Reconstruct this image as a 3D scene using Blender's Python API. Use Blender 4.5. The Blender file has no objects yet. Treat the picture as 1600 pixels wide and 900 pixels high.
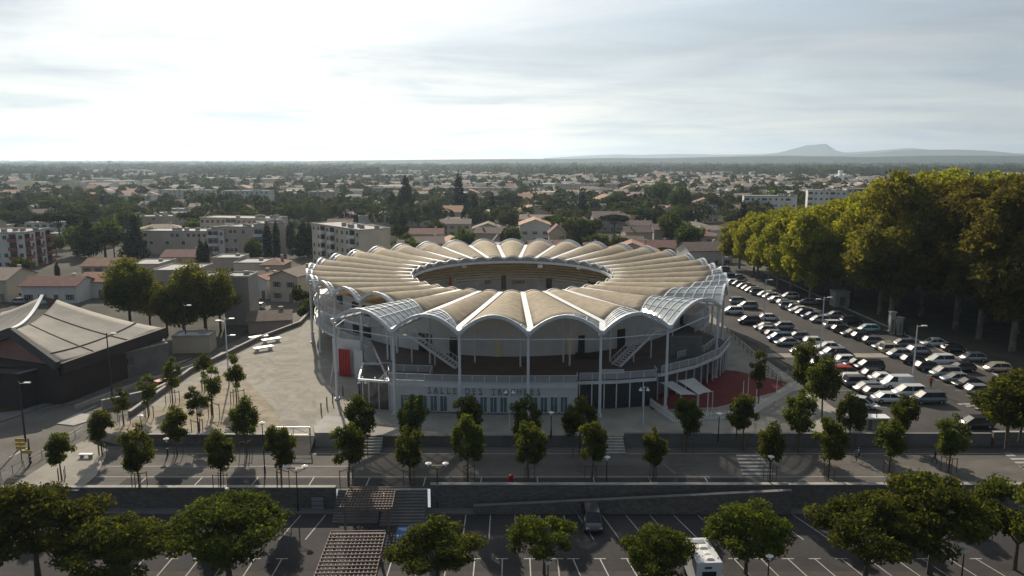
import bpy, math, random
import numpy as np
from mathutils import Vector, Matrix
R = math.radians
rnd = random.Random(7)
sc = bpy.context.scene

# ------------------------------------------------------------------ camera, sky, sun, exposure
F, CH = 1180.0, 33.0
PITCH = math.atan(200 / F)
cam = bpy.data.cameras.new("camera"); co = bpy.data.objects.new("camera", cam)
sc.collection.objects.link(co); sc.camera = co
cam.sensor_width = 36; cam.lens = 36 * F / 1600
cam.clip_start = 0.5; cam.clip_end = 60000
co.location = (0, 0, CH); co.rotation_euler = (math.pi / 2 - PITCH, 0, 0)

SUN_EL, SUN_AZ = R(30), R(-17)          # azimuth from +Y towards +X
SD = Vector((math.sin(SUN_AZ) * math.cos(SUN_EL), math.cos(SUN_AZ) * math.cos(SUN_EL), math.sin(SUN_EL)))
sun = bpy.data.lights.new("sun", 'SUN'); so = bpy.data.objects.new("sun", sun)
sc.collection.objects.link(so)
sun.energy = 5.0; sun.angle = R(0.6); sun.color = (1.0, 0.885, 0.73)
so.rotation_euler = SD.to_track_quat('Z', 'Y').to_euler(); so.location = (0, 0, 300)

w = bpy.data.worlds.new("World"); sc.world = w; w.use_nodes = True
nt = w.node_tree; nt.nodes.clear()
def N(t, nt=nt, **k):
    n = nt.nodes.new(t)
    for a, b in k.items(): setattr(n, a, b)
    return n
def L(a, b, nt=nt): nt.links.new(a, b)
def Math(op, a=None, b=None, c=None, nt=nt, clamp=False):
    n = nt.nodes.new('ShaderNodeMath'); n.operation = op; n.use_clamp = clamp
    for i, v in enumerate((a, b, c)):
        if v is None: continue
        if isinstance(v, (int, float)): n.inputs[i].default_value = v
        else: nt.links.new(v, n.inputs[i])
    return n.outputs[0]
def mixrgb(nt, fac, a, b, mode='MIX'):
    n = nt.nodes.new('ShaderNodeMix'); n.data_type = 'RGBA'; n.blend_type = mode
    for i, v in ((0, fac), (6, a), (7, b)):
        if isinstance(v, (int, float)): n.inputs[i].default_value = v
        elif isinstance(v, tuple): n.inputs[i].default_value = (*v, 1)
        else: nt.links.new(v, n.inputs[i])
    return n.outputs[2]
sky = N('ShaderNodeTexSky', sky_type='NISHITA', sun_disc=False)
sky.sun_elevation = SUN_EL; sky.sun_rotation = SUN_AZ; sky.altitude = 30
sky.air_density = 1.0; sky.dust_density = 0.9; sky.ozone_density = 1.2
tc = N('ShaderNodeTexCoord'); sep = N('ShaderNodeSeparateXYZ'); L(tc.outputs['Generated'], sep.inputs[0])
dotn = N('ShaderNodeVectorMath', operation='DOT_PRODUCT'); L(tc.outputs['Generated'], dotn.inputs[0]); dotn.inputs[1].default_value = SD
zz = Math('ADD', Math('MAXIMUM', sep.outputs[2], 0.0), 0.085)
cu = N('ShaderNodeCombineXYZ'); L(Math('DIVIDE', sep.outputs[0], zz), cu.inputs[0]); L(Math('DIVIDE', sep.outputs[1], zz), cu.inputs[1])
mp = N('ShaderNodeMapping'); mp.inputs['Scale'].default_value = (0.50, 0.66, 1); mp.inputs['Rotation'].default_value = (0, 0, R(16)); mp.inputs['Location'].default_value = (3.1, 1.7, 0)
L(cu.outputs[0], mp.inputs[0])
n1 = N('ShaderNodeTexNoise'); n1.inputs['Scale'].default_value = 1.0; n1.inputs['Detail'].default_value = 9; n1.inputs['Roughness'].default_value = 0.56; n1.inputs['Distortion'].default_value = 0.7
L(mp.outputs[0], n1.inputs['Vector'])
cr = N('ShaderNodeValToRGB'); cr.color_ramp.elements[0].position = 0.36; cr.color_ramp.elements[1].position = 0.60
L(n1.outputs['Fac'], cr.inputs[0])
d01 = Math('MAXIMUM', dotn.outputs['Value'], 0.0)
glow = Math('ADD', Math('MULTIPLY', Math('POWER', d01, 9.0), 1.5), Math('ADD', Math('MULTIPLY', Math('POWER', Math('SUBTRACT', 1.0, Math('MAXIMUM', sep.outputs[2], 0.0)), 8.0), 0.7), Math('ADD', Math('MULTIPLY', Math('POWER', d01, 1.4), 4.3), 2.75)))
ctint = mixrgb(nt, Math('POWER', d01, 1.0), (0.78, 0.92, 1.08), (0.985, 1.0, 0.995))
cc = N('ShaderNodeVectorMath', operation='SCALE'); CT = ctint; n2 = N('ShaderNodeTexNoise'); n2.inputs['Scale'].default_value = 0.8; n2.inputs['Detail'].default_value = 8; n2.inputs['Distortion'].default_value = 1.1; n2.inputs['Roughness'].default_value = .6
L(mp.outputs[0], n2.inputs['Vector']); c2r = N('ShaderNodeValToRGB'); c2r.color_ramp.elements[0].position = .38; c2r.color_ramp.elements[1].position = .62; L(n2.outputs['Fac'], c2r.inputs[0])
L(mixrgb(nt, 1.0, CT, mixrgb(nt, c2r.outputs[0], (0.91, 0.97, 1.03), (1.03, 1.0, 0.96)), 'MULTIPLY'), cc.inputs[0])
L(Math('MULTIPLY', glow, Math('MULTIPLY_ADD', c2r.outputs[0], .26, .79)), cc.inputs['Scale'])
cmask = Math('MULTIPLY_ADD', cr.outputs[0], 0.36, 0.60)
skyc = mixrgb(nt, cmask, sky.outputs[0], cc.outputs[0])
bg = N('ShaderNodeBackground'); bg.inputs['Strength'].default_value = 0.098
L(skyc, bg.inputs['Color']); wo = N('ShaderNodeOutputWorld'); L(bg.outputs[0], wo.inputs['Surface'])

sc.view_settings.view_transform = 'Standard'; sc.view_settings.look = 'None'
sc.view_settings.exposure = 0.18; sc.view_settings.gamma = 1.0; sc.view_settings.use_curve_mapping = False
try:
    sc.cycles.use_denoising = True; sc.cycles.max_bounces = 8; sc.cycles.transparent_max_bounces = 12
    sc.cycles.diffuse_bounces = 3; sc.cycles.volume_bounces = 0
except Exception: pass

# ------------------------------------------------------------------ measuring helpers (pixel of the 1600 x 900 photo -> metres)
def P(x, y, z=0.0):
    u = (x - 800) / F; v = -(y - 450) / F
    dy = math.cos(PITCH) + v * math.sin(PITCH); dz = -math.sin(PITCH) + v * math.cos(PITCH)
    t = (z - CH) / dz
    return Vector((u * t, dy * t, z))
def PD(x, y, Y):                      # point of the ray at depth Y
    u = (x - 800) / F; v = -(y - 450) / F
    dy = math.cos(PITCH) + v * math.sin(PITCH); dz = -math.sin(PITCH) + v * math.cos(PITCH)
    t = Y / dy
    return Vector((u * t, Y, CH + dz * t))
def toPX(p):
    x, y, z = p[0], p[1], p[2] - CH
    zc = y * math.cos(PITCH) - z * math.sin(PITCH); up = y * math.sin(PITCH) + z * math.cos(PITCH)
    return 800 + F * x / zc, 450 - F * up / zc
ZL, ZR, ZP = -3.4, -1.2, 0.0          # lower car park, road, plaza

# ------------------------------------------------------------------ materials
MC = {}
def mat(name, col, rough=0.8, var=0.0, scale=1.0, metal=0.0, col2=None, bump=0.0, spec=0.5, alpha=1.0, transl=0.0, objrand=0.0, coat=0.0, detail=5, stretch=None, fine=0.0, distort=0.0):
    if name in MC: return MC[name]
    m = bpy.data.materials.new(name); m.use_nodes = True; t = m.node_tree
    b = t.nodes['Principled BSDF']
    b.inputs['Roughness'].default_value = rough; b.inputs['Metallic'].default_value = metal
    b.inputs['Specular IOR Level'].default_value = spec; b.inputs['Coat Weight'].default_value = coat
    c2 = col2 or tuple(c * (1 - var) for c in col)
    out = None
    tcn = t.nodes.new('ShaderNodeTexCoord'); src = tcn.outputs['Object']
    if stretch:
        mpn = t.nodes.new('ShaderNodeMapping'); mpn.inputs['Scale'].default_value = stretch
        t.links.new(src, mpn.inputs[0]); src = mpn.outputs[0]
    if var or col2:
        nz = t.nodes.new('ShaderNodeTexNoise'); nz.inputs['Scale'].default_value = scale; nz.inputs['Detail'].default_value = detail; nz.inputs['Roughness'].default_value = 0.62; nz.inputs['Distortion'].default_value = distort
        t.links.new(src, nz.inputs['Vector'])
        rp = t.nodes.new('ShaderNodeValToRGB'); rp.color_ramp.elements[0].position = 0.36; rp.color_ramp.elements[1].position = 0.64
        t.links.new(nz.outputs['Fac'], rp.inputs[0])
        out = mixrgb(t, rp.outputs[0], c2, col)
        if fine:
            nf = t.nodes.new('ShaderNodeTexNoise'); nf.inputs['Scale'].default_value = scale * 14; nf.inputs['Detail'].default_value = 4
            t.links.new(src, nf.inputs['Vector'])
            g = Math('MULTIPLY_ADD', nf.outputs['Fac'], fine * 2, 1 - fine, nt=t)
            sclr = t.nodes.new('ShaderNodeVectorMath'); sclr.operation = 'SCALE'; t.links.new(out, sclr.inputs[0]); t.links.new(g, sclr.inputs['Scale'])
            out = sclr.outputs[0]
        if bump:
            bp = t.nodes.new('ShaderNodeBump'); bp.inputs['Strength'].default_value = bump; bp.inputs['Distance'].default_value = 0.05
            t.links.new(nz.outputs['Fac'], bp.inputs['Height']); t.links.new(bp.outputs[0], b.inputs['Normal'])
    if objrand:
        oi = t.nodes.new('ShaderNodeObjectInfo'); hs = t.nodes.new('ShaderNodeHueSaturation')
        t.links.new(Math('MULTIPLY_ADD', oi.outputs['Random'], objrand * 0.10, 0.5 - objrand * 0.05, nt=t), hs.inputs['Hue'])
        t.links.new(Math('MULTIPLY_ADD', oi.outputs['Random'], objrand, 1 - objrand / 2, nt=t), hs.inputs['Value'])
        if out: t.links.new(out, hs.inputs['Color'])
        else: hs.inputs['Color'].default_value = (*col, 1)
        out = hs.outputs[0]
    if out: t.links.new(out, b.inputs['Base Color'])
    else: b.inputs['Base Color'].default_value = (*col, 1)
    if alpha < 1: b.inputs['Alpha'].default_value = alpha
    if transl:
        tr = t.nodes.new('ShaderNodeBsdfTranslucent'); mx = t.nodes.new('ShaderNodeMixShader'); mx.inputs[0].default_value = transl
        if out:
            sclr = t.nodes.new('ShaderNodeVectorMath'); sclr.operation = 'MULTIPLY'; t.links.new(out, sclr.inputs[0]); sclr.inputs[1].default_value = (1.7, 1.55, 0.5) if 'lea' in name or 'wood' in name or 'needle' in name else (1.1, 1.02, .85)
            t.links.new(sclr.outputs[0], tr.inputs['Color'])
        else: tr.inputs['Color'].default_value = (*col, 1)
        t.links.new(b.outputs[0], mx.inputs[1]); t.links.new(tr.outputs[0], mx.inputs[2])
        t.links.new(mx.outputs[0], t.nodes['Material Output'].inputs['Surface'])
    MC[name] = m
    return m
def brickmat(name, c1, c2, mortar, bw, bh, ms=0.02, rough=0.9):
    if name in MC: return MC[name]
    m = bpy.data.materials.new(name); m.use_nodes = True; t = m.node_tree; b = t.nodes['Principled BSDF']
    tcn = t.nodes.new('ShaderNodeTexCoord'); s = t.nodes.new('ShaderNodeSeparateXYZ'); t.links.new(tcn.outputs['Object'], s.inputs[0])
    cb = t.nodes.new('ShaderNodeCombineXYZ'); t.links.new(Math('ADD', s.outputs[0], s.outputs[1], nt=t), cb.inputs[0]); t.links.new(s.outputs[2], cb.inputs[1])
    br = t.nodes.new('ShaderNodeTexBrick'); t.links.new(cb.outputs[0], br.inputs['Vector'])
    br.inputs['Color1'].default_value = (*c1, 1); br.inputs['Color2'].default_value = (*c2, 1); br.inputs['Mortar'].default_value = (*mortar, 1)
    br.inputs['Scale'].default_value = 1; br.inputs['Mortar Size'].default_value = ms; br.inputs['Brick Width'].default_value = bw; br.inputs['Row Height'].default_value = bh
    nz = t.nodes.new('ShaderNodeTexNoise'); nz.inputs['Scale'].default_value = 1.3; nz.inputs['Detail'].default_value = 6; t.links.new(tcn.outputs['Object'], nz.inputs['Vector'])
    o = mixrgb(t, 0.55, br.outputs['Color'], mixrgb(t, nz.outputs['Fac'], (0.25, 0.25, 0.25), (1.0, 1.0, 1.0)), 'MULTIPLY')
    t.links.new(o, b.inputs['Base Color']); b.inputs['Roughness'].default_value = rough
    MC[name] = m; return m
def tilemat(name, c1, c2):               # clay roof tiles: colour patches and rows of tiles along the local slope
    if name in MC: return MC[name]
    m = mat(name, c1, 0.9, col2=c2, scale=0.9, fine=0.35, objrand=0.45)
    return m

WHITE = mat('white_paint', (0.62, 0.63, 0.63), 0.5, var=0.12, scale=0.6)
METALW = mat('white_steel', (0.64, 0.66, 0.68), 0.55, var=0.12, scale=0.8, spec=0.6)
GREYM = mat('grey_metal', (0.30, 0.31, 0.32), 0.4, var=0.15, scale=2, metal=0.3)
DARKM = mat('dark_metal', (0.03, 0.03, 0.033), 0.45, var=0.2, scale=3)
GLASS = mat('window_glass', (0.02, 0.026, 0.03), 0.2, var=0.3, scale=0.7, spec=0.8)
CGLASS = mat('car_glass', (0.018, 0.022, 0.026), 0.42, var=0.3, scale=0.7, spec=0.35)
TEALG = mat('teal_glass', (0.09, 0.17, 0.19), 0.08, var=0.4, scale=0.8, spec=0.9)
CANOPY = mat('canopy_glass', (0.46, 0.51, 0.50), 0.10, var=0.35, scale=0.9, spec=1.0, alpha=0.72)
MEMB = mat('membrane', (0.60, 0.52, 0.385), 0.8, col2=(0.46, 0.39, 0.28), scale=0.9, transl=0.40, fine=0.20, objrand=0.16, spec=.2, detail=8)
ASPH = mat('asphalt', (0.080, 0.073, 0.068), 0.9, col2=(0.050, 0.047, 0.045), spec=.15, detail=9, scale=0.13, fine=0.25, bump=0.1)
ASPHD = mat('asphalt_dark', (0.056, 0.052, 0.052), 0.9, spec=.15, col2=(0.040, 0.038, 0.039), scale=0.2, fine=0.25)
ROADM = mat('road_asphalt', (0.15, 0.138, 0.122), 0.9, spec=.15, col2=(0.088, 0.08, 0.073), scale=0.22, fine=0.22, detail=9, stretch=(.35, 1, 1))
SAND = mat('plaza_sand', (0.36, 0.335, 0.29), 0.95, spec=.1, col2=(0.25, 0.23, 0.195), scale=0.22, fine=0.22, bump=0.2, detail=12, distort=2.2)
PAVE = mat('plaza_paving', (0.33, 0.305, 0.26), 0.9, spec=.15, col2=(0.25, 0.23, 0.195), scale=0.3, fine=0.2)
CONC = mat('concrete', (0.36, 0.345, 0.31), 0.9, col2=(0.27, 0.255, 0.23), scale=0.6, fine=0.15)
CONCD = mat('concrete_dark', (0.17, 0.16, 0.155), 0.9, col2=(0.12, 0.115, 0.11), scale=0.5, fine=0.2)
PAINT = mat('road_paint', (0.42, 0.41, 0.39), 0.8, col2=(0.32, 0.31, 0.29), scale=1.5)
BLUEP = mat('blue_paint', (0.04, 0.13, 0.30), 0.8, col2=(0.10, 0.2, 0.36), scale=1.3)
SOIL = mat('dark_soil', (0.075, 0.065, 0.045), 1, col2=(0.04, 0.042, 0.025), scale=0.25, fine=0.3)
LAWN = mat('dry_grass', (0.12, 0.105, 0.055), 1, col2=(0.07, 0.075, 0.035), scale=0.5, fine=0.35)
STONE = brickmat('stone_wall', (0.20, 0.185, 0.165), (0.13, 0.12, 0.11), (0.09, 0.085, 0.08), 0.45, 0.22)
BROWNB = mat('brown_cladding', (0.042, 0.029, 0.025), 0.8, var=0.25, scale=0.5)
WOODD = mat('brown_wood', (0.15, 0.105, 0.085), 0.8, col2=(0.21, 0.165, 0.14), scale=2.0)
WOODS = mat('stake_wood', (0.15, 0.10, 0.06), 0.9, var=0.3, scale=3)
BARK = mat('bark', (0.10, 0.085, 0.065), 0.95, col2=(0.055, 0.045, 0.035), scale=2.5)
BARKP = mat('plane_bark', (0.20, 0.18, 0.14), 0.95, col2=(0.10, 0.09, 0.065), scale=0.8)
REDP = mat('red_paint', (0.42, 0.015, 0.02), 0.55, var=0.2, scale=1)
REDF = mat('red_carpet', (0.17, 0.018, 0.018), 0.95, col2=(0.11, 0.012, 0.012), scale=0.5, fine=0.2)
CLOTH = mat('sail_cloth', (0.62, 0.62, 0.60), 0.8, var=0.1, scale=1.0, transl=0.25)
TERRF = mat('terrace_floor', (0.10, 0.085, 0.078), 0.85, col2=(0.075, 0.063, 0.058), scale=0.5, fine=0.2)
MESHP = mat('rail_mesh', (0.45, 0.47, 0.48), 0.5, alpha=0.45)
SEAT = mat('seat_tiers', (0.62, 0.59, 0.47), 0.9, col2=(0.48, 0.455, 0.36), scale=0.5, fine=0.15)
LAMPW = mat('lamp_white', (0.75, 0.75, 0.72), 0.4)
RUBBER = mat('rubber', (0.015, 0.015, 0.016), 0.8)
PINKW = mat('pink_wall', (0.36, 0.19, 0.15), 0.9, col2=(0.30, 0.16, 0.13), scale=0.5)
ROOFG = mat('hall_roof', (0.25, 0.228, 0.19), 0.85, col2=(0.18, 0.163, 0.138), scale=0.35, fine=0.2)
def leafmat(name, c, c2, tr=0.42, sc_=0.35, rand=0.3):
    return mat(name, c, 0.9, col2=c2, scale=sc_, transl=tr, objrand=rand, spec=0.04, detail=3)
LEAF_Y = leafmat('young_leaves', (0.10, 0.118, 0.028), (0.045, 0.06, 0.018), 0.5, 0.9)
LEAF_F = leafmat('near_leaves', (0.098, 0.116, 0.025), (0.042, 0.055, 0.015), 0.5, 0.6, 0.35)
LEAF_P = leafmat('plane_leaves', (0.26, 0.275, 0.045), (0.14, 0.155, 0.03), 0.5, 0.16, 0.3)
LEAF_Q = leafmat('plane_leaves_shaded', (0.15, 0.135, 0.036), (0.065, 0.066, 0.022), 0.45, 0.16, 0.4)  # darker copy for the nearer planes, shade of the grove put into leaf colour
LEAF_G = leafmat('town_leaves', (0.080, 0.098, 0.028), (0.034, 0.046, 0.016), 0.42, 0.3, 0.7)
LEAF_D = leafmat('conifer_needles', (0.024, 0.036, 0.016), (0.011, 0.018, 0.010), 0.2, 0.4, 0.4)
LEAF_L = leafmat('linden_leaves', (0.13, 0.14, 0.03), (0.05, 0.06, 0.018), 0.5, 0.25, 0.2)

# ------------------------------------------------------------------ mesh builder
class MB:
    def __init__(s): s.v = []; s.f = []; s.m = []
    def add(s, vs, fs, mi=0):
        b = len(s.v); s.v += [tuple(v) for v in vs]; s.f += [tuple(i + b for i in f) for f in fs]; s.m += [mi] * len(fs)
    def box(s, c, d, rz=0.0, mi=0, taper=1.0):
        x, y, z = d[0] / 2, d[1] / 2, d[2] / 2; ca, sa = math.cos(rz), math.sin(rz); vs = []
        for k, dz in enumerate((-z, z)):
            q = 1 if k == 0 else taper
            for dx, dy in ((-x, -y), (x, -y), (x, y), (-x, y)):
                dx *= q; dy *= q
                vs.append((c[0] + dx * ca - dy * sa, c[1] + dx * sa + dy * ca, c[2] + dz))
        s.add(vs, [(0, 3, 2, 1), (4, 5, 6, 7), (0, 1, 5, 4), (1, 2, 6, 5), (2, 3, 7, 6), (3, 0, 4, 7)], mi)
    def tube(s, p0, p1, r0, r1=None, n=8, mi=0, cap=True):
        p0 = Vector(p0); p1 = Vector(p1); r1 = r0 if r1 is None else r1
        d = (p1 - p0); d = d.normalized() if d.length > 1e-6 else Vector((0, 0, 1))
        a = d.orthogonal().normalized(); b = d.cross(a); vs = []
        for p, r in ((p0, r0), (p1, r1)):
            for i in range(n):
                t = 2 * math.pi * i / n; vs.append(p + a * (r * math.cos(t)) + b * (r * math.sin(t)))
        fs = [(i, (i + 1) % n, n + (i + 1) % n, n + i) for i in range(n)]
        if cap: fs += [tuple(range(n - 1, -1, -1)), tuple(range(n, 2 * n))]
        s.add(vs, fs, mi)
    def beam(s, p0, p1, wd, ht, mi=0):       # box section between two points, width horizontal
        p0 = Vector(p0); p1 = Vector(p1); d = (p1 - p0).normalized()
        sd = d.cross(Vector((0, 0, 1))); sd = Vector((1, 0, 0)) if sd.length < 1e-4 else sd.normalized()
        up = sd.cross(d); vs = []
        for p in (p0, p1):
            for a, b in ((-1, -1), (1, -1), (1, 1), (-1, 1)): vs.append(p + sd * (a * wd / 2) + up * (b * ht / 2))
        s.add(vs, [(0, 1, 2, 3), (7, 6, 5, 4), (0, 4, 5, 1), (1, 5, 6, 2), (2, 6, 7, 3), (3, 7, 4, 0)], mi)
    def prism(s, pts, z0, z1, mi=0, mtop=None):
        n = len(pts)
        ar = sum(pts[i][0] * pts[(i + 1) % n][1] - pts[(i + 1) % n][0] * pts[i][1] for i in range(n))
        if ar < 0: pts = pts[::-1]
        vs = [(p[0], p[1], z0) for p in pts] + [(p[0], p[1], z1) for p in pts]
        s.add(vs, [(i, (i + 1) % n, n + (i + 1) % n, n + i) for i in range(n)], mi)
        s.add(vs, [tuple(range(n - 1, -1, -1))], mi); s.add(vs, [tuple(range(n, 2 * n))], mi if mtop is None else mtop)
    def sheet(s, pts, z, mi=0):
        n = len(pts); ar = sum(pts[i][0] * pts[(i + 1) % n][1] - pts[(i + 1) % n][0] * pts[i][1] for i in range(n))
        if ar < 0: pts = pts[::-1]
        s.add([(p[0], p[1], z) for p in pts], [tuple(range(n))], mi)
    def lathe(s, c, prof, n=16, mi=0):
        vs = []; fs = []
        for r, z in prof:
            for i in range(n): t = 2 * math.pi * i / n; vs.append((c[0] + r * math.cos(t), c[1] + r * math.sin(t), c[2] + z))
        for j in range(len(prof) - 1):
            for i in range(n): a = j * n + i; b = j * n + (i + 1) % n; fs.append((a, b, b + n, a + n))
        fs += [tuple(range(n - 1, -1, -1)), tuple(range((len(prof) - 1) * n, len(prof) * n))]
        s.add(vs, fs, mi)
    def mesh(s, name, mats, smooth=False):
        me = bpy.data.meshes.new(name); me.from_pydata(s.v, [], s.f)
        for m in (mats if isinstance(mats, (list, tuple)) else [mats]): me.materials.append(m)
        if any(s.m): me.polygons.foreach_set('material_index', s.m)
        if smooth: me.polygons.foreach_set('use_smooth', [True] * len(me.polygons))
        me.update(); return me
    def build(s, name, mats, parent=None, smooth=False):
        return link(name, s.mesh(name, mats, smooth), parent, True)
col = sc.collection
def wtrans(o):
    v = Vector((0, 0, 0))
    while o: v += o.location; o = o.parent
    return v
def link(name, me, parent=None, world=False):
    o = bpy.data.objects.new(name, me); col.objects.link(o)
    if parent:
        o.parent = parent
        if world: o.location = -wtrans(parent)
    return o
LABELQ = []
def tag(o, label=None, cat=None, group=None, kind=None):
    if label: o['label'] = label
    if cat: o['category'] = cat
    if group: o['group'] = group
    if kind: o['kind'] = kind
    return o
def thing(name, loc, label=None, cat=None, group=None, rz=0.0):
    o = bpy.data.objects.new(name, None); col.objects.link(o); o.location = loc; o.rotation_euler = (0, 0, rz)
    o.empty_display_size = 0.3
    return tag(o, label, cat, group)
def struct(name, mb, mats): return tag(mb.build(name, mats), kind='structure')
def copy_tree(o, parent=None):
    c = o.copy(); col.objects.link(c)
    if parent: c.parent = parent
    for ch in list(o.children): copy_tree(ch, c)
    return c
def queue(o, desc, zone): LABELQ.append((o, desc, zone))
ORD = ['nearest', 'second nearest', 'third nearest', 'fourth nearest', 'fifth nearest', 'sixth nearest', 'seventh nearest', 'eighth nearest', 'ninth nearest', 'tenth nearest', 'eleventh nearest', 'twelfth nearest'] + [f'{w} nearest' for w in ('thirteenth', 'fourteenth', 'fifteenth', 'sixteenth', 'seventeenth', 'eighteenth', 'nineteenth', 'twentieth', 'twenty-first', 'twenty-second', 'twenty-third', 'twenty-fourth', 'twenty-fifth', 'twenty-sixth', 'twenty-seventh', 'twenty-eighth')]
def flush_labels():
    g = {}
    for o, d, z in LABELQ: g.setdefault((d, z), []).append(o)
    for (d, z), os_ in g.items():
        os_.sort(key=lambda o: (o.location.y, o.location.x))
        for i, o in enumerate(os_):
            if len(os_) == 1: o['label'] = f"{d} {z}"
            elif i == len(os_) - 1: o['label'] = f"farthest {d} {z}"
            else: o['label'] = f"{ORD[i]} {d} {z}"

# ------------------------------------------------------------------ ground, roads, car parks
m = MB(); m.sheet([(-12000, 75), (12000, 75), (12000, 13000), (-12000, 13000)], ZR); 
GROUND = mat('ground', (0.045, 0.055, 0.03), 1, spec=0, col2=(0.10, 0.085, 0.055), scale=0.006, fine=0.35, detail=8)
struct('ground', m, GROUND)
m = MB(); m.sheet([(-3000, -3000), (3000, -3000), (3000, 75), (-3000, 75)], ZL)
struct('lower_ground', m, ASPH)
# main road in front of the plaza
m = MB(); m.sheet([(-75, 75.5), (150, 75.5), (150, 87.0), (-75, 87.0)], ZR + 0.004); struct('road', m, ROADM)
m = MB(); m.sheet([(-42, 75.6), (26, 75.6), (26, 77.7), (-42, 77.7)], ZR + 0.008); struct('roadside_parking', m, ASPHD)
m = MB()
for x0, x1, y in ((-46, 140, 84.6), (-46, 46, 78.0), (-46, -18, 80.9)):
    m.sheet([(x0, y), (x1, y), (x1, y + 0.12), (x0, y + 0.12)], ZR + 0.013)
for i in range(11): x = -40 + i * 6.1; m.sheet([(x, 75.7), (x + 0.12, 75.7), (x + 0.12, 77.9), (x, 77.9)], ZR + 0.017)
for k in range(6):
    for xa, ln in ((26.3, 2.8), (58, 3.6)):
        y = 78.6 + k * 1.05; m.sheet([(xa + .35 * (5 - k) * -0.5, y), (xa + ln, y), (xa + ln, y + 0.5), (xa + .35 * (5 - k) * -0.5, y + 0.5)], ZR + 0.021)
struct('road_markings', m, PAINT)
# left street
sl = [P(-40, 740, ZR), P(60, 735, ZR), P(150, 680, ZR), P(300, 600, ZR), P(350, 572, ZR), P(480, 522, ZR), P(470, 470, ZR), P(400, 470, ZR), P(395, 520, ZR), P(270, 575, ZR), P(140, 610, ZR), P(0, 660, ZR), P(-60, 680, ZR)]
m = MB(); m.sheet([(p.x, p.y) for p in sl], ZR + 0.006); struct('street', m, mat('street_asphalt', (0.14, 0.128, 0.112), 0.9, spec=.15, col2=(0.10, 0.092, 0.08), scale=0.2, fine=0.2))
def line_px(m, a, b, z, wd=0.14):
    p = P(*a, z); q = P(*b, z); d = (q - p).normalized(); s_ = Vector((-d.y, d.x, 0)) * wd / 2
    m.sheet([(p - s_)[:2], (q - s_)[:2], (q + s_)[:2], (p + s_)[:2]], z)
m = MB(); line_px(m, (16, 714), (42, 700), ZR + 0.012, 0.3); line_px(m, (92, 660), (150, 634), ZR + .012, 0.2); line_px(m, (60, 640), (130, 624), ZR + .012, .15); struct('street_markings', m, PAINT)
m = MB(); m.sheet([(-260, 124), (-62, 124), (-48, 150), (-44, 215), (-52, 262), (-70, 300), (-300, 300)], ZR + 0.002); struct('yards', m, mat('yard_asphalt', (0.115, 0.105, 0.09), 1, spec=.1, col2=(0.06, 0.058, 0.045), scale=.06, fine=.3, detail=8))
m = MB(); pts = [P(88, 663, ZR), P(120, 647, ZR), P(140, 648, ZR), P(135, 660, ZR), P(115, 666, ZR)]; m.prism([(p.x, p.y) for p in pts], ZR, ZR + 0.12); struct('traffic_island', m, CONC)
m = MB(); pts = [P(-30, 690, ZR), P(0, 660, ZR), P(140, 612, ZR), P(265, 577, ZR), P(300, 560, ZR), P(265, 570, ZR), P(33, 642, ZR), P(-40, 650, ZR)]
m.prism([(p.x, p.y) for p in pts], ZR, ZR + 0.11); struct('pavement', m, CONCD)
m = MB(); pts = [P(20, 760, ZR), P(122, 768, ZR), P(150, 745, ZR), P(170, 705, ZR), P(135, 688, ZR), P(120, 695, ZR)]
m.prism([(p.x, p.y) for p in pts], ZR, ZR + 0.1); struct('corner_pavement', m, PAVE)

# plaza slab
PF = 87.3
left = [P(137, 686, 0), P(150, 672, 0), P(205, 652, 0), P(300, 583, 0), P(350, 560, 0), P(400, 535, 0), P(470, 508, 0), P(485, 492, 0)]
pl = [(-47.5, PF)] + [(p.x, max(p.y, PF)) for p in left[1:]] + [(-46, 205), (50, 235), (170, 250), (190, 230), (190, PF)]
m = MB(); m.prism(pl, ZR - 0.3, ZP); struct('plaza', m, [SAND])
m = MB(); m.sheet([(-24, PF + .4), (60, PF + .4), (60, 92), (46.5, 112), (47, 205), (-40, 200), (-41, 140), (-33.5, 116), (-27, 100)], ZP + 0.004); struct('plaza_paving', m, PAVE)
# right car park
m = MB(); m.sheet([(42.5, 125.5), (43.5, 98), (46.5, 88.4), (112, 88.4), (76, 118), (75, 245), (44, 230)], ZP + 0.008); struct('car_park', m, ASPH)
m = MB(); p0 = P(1128, 508, .01); m.sheet([(43.2, 124.3), (69, 124.3), (69, 127), (43.2, 127)], ZP + 0.013); struct('crossing_path', m, PAVE)
m = MB(); m.sheet([(75, 100), (170, 100), (170, 245), (75, 245)], ZP + 0.012); struct('woodland_floor', m, SOIL)
m = MB()
for i in range(42):
    y = 95.5 + i * 2.55
    for xa, xb, cond in ((64.4, 69.4, y > 100), (47.6, 51.4, 97 < y < 122), (55.0, 59.0, 99 < y < 124), (52, 57, 130 < y < 170)):
        if cond: m.sheet([(xa, y), (xb, y), (xb, y + 0.1), (xa, y + 0.1)], ZP + 0.014)
for k in range(6): m.sheet([(61.2 + k * .55, 99.2 - k * .9), (63.8 + k * .5, 99.2 - k * .9), (63.8 + k * .5, 99.7 - k * .9), (61.2 + k * .55, 99.7 - k * .9)], ZP + 0.014)
struct('parking_markings', m, PAINT)
m = MB(); m.box((75.3, 168, .07), (0.5, 140, .14)); m.box((94, 104, .07), (0.5, 45, .14), rz=R(-49.5)); struct('kerb', m, CONC)
# bare-earth strips of lawn around young trees on the plaza
m = MB(); pts = [P(170, 676, 0), P(440, 666, 0), P(430, 640, 0), P(390, 600, 0), P(340, 585, 0), P(240, 640, 0)]
m.sheet([(p.x, p.y) for p in pts], ZP + 0.006); struct('planted_strip', m, mat('planted_soil', (0.34, 0.30, 0.235), 1, col2=(0.21, 0.165, 0.10), scale=0.45, fine=0.25))

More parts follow.
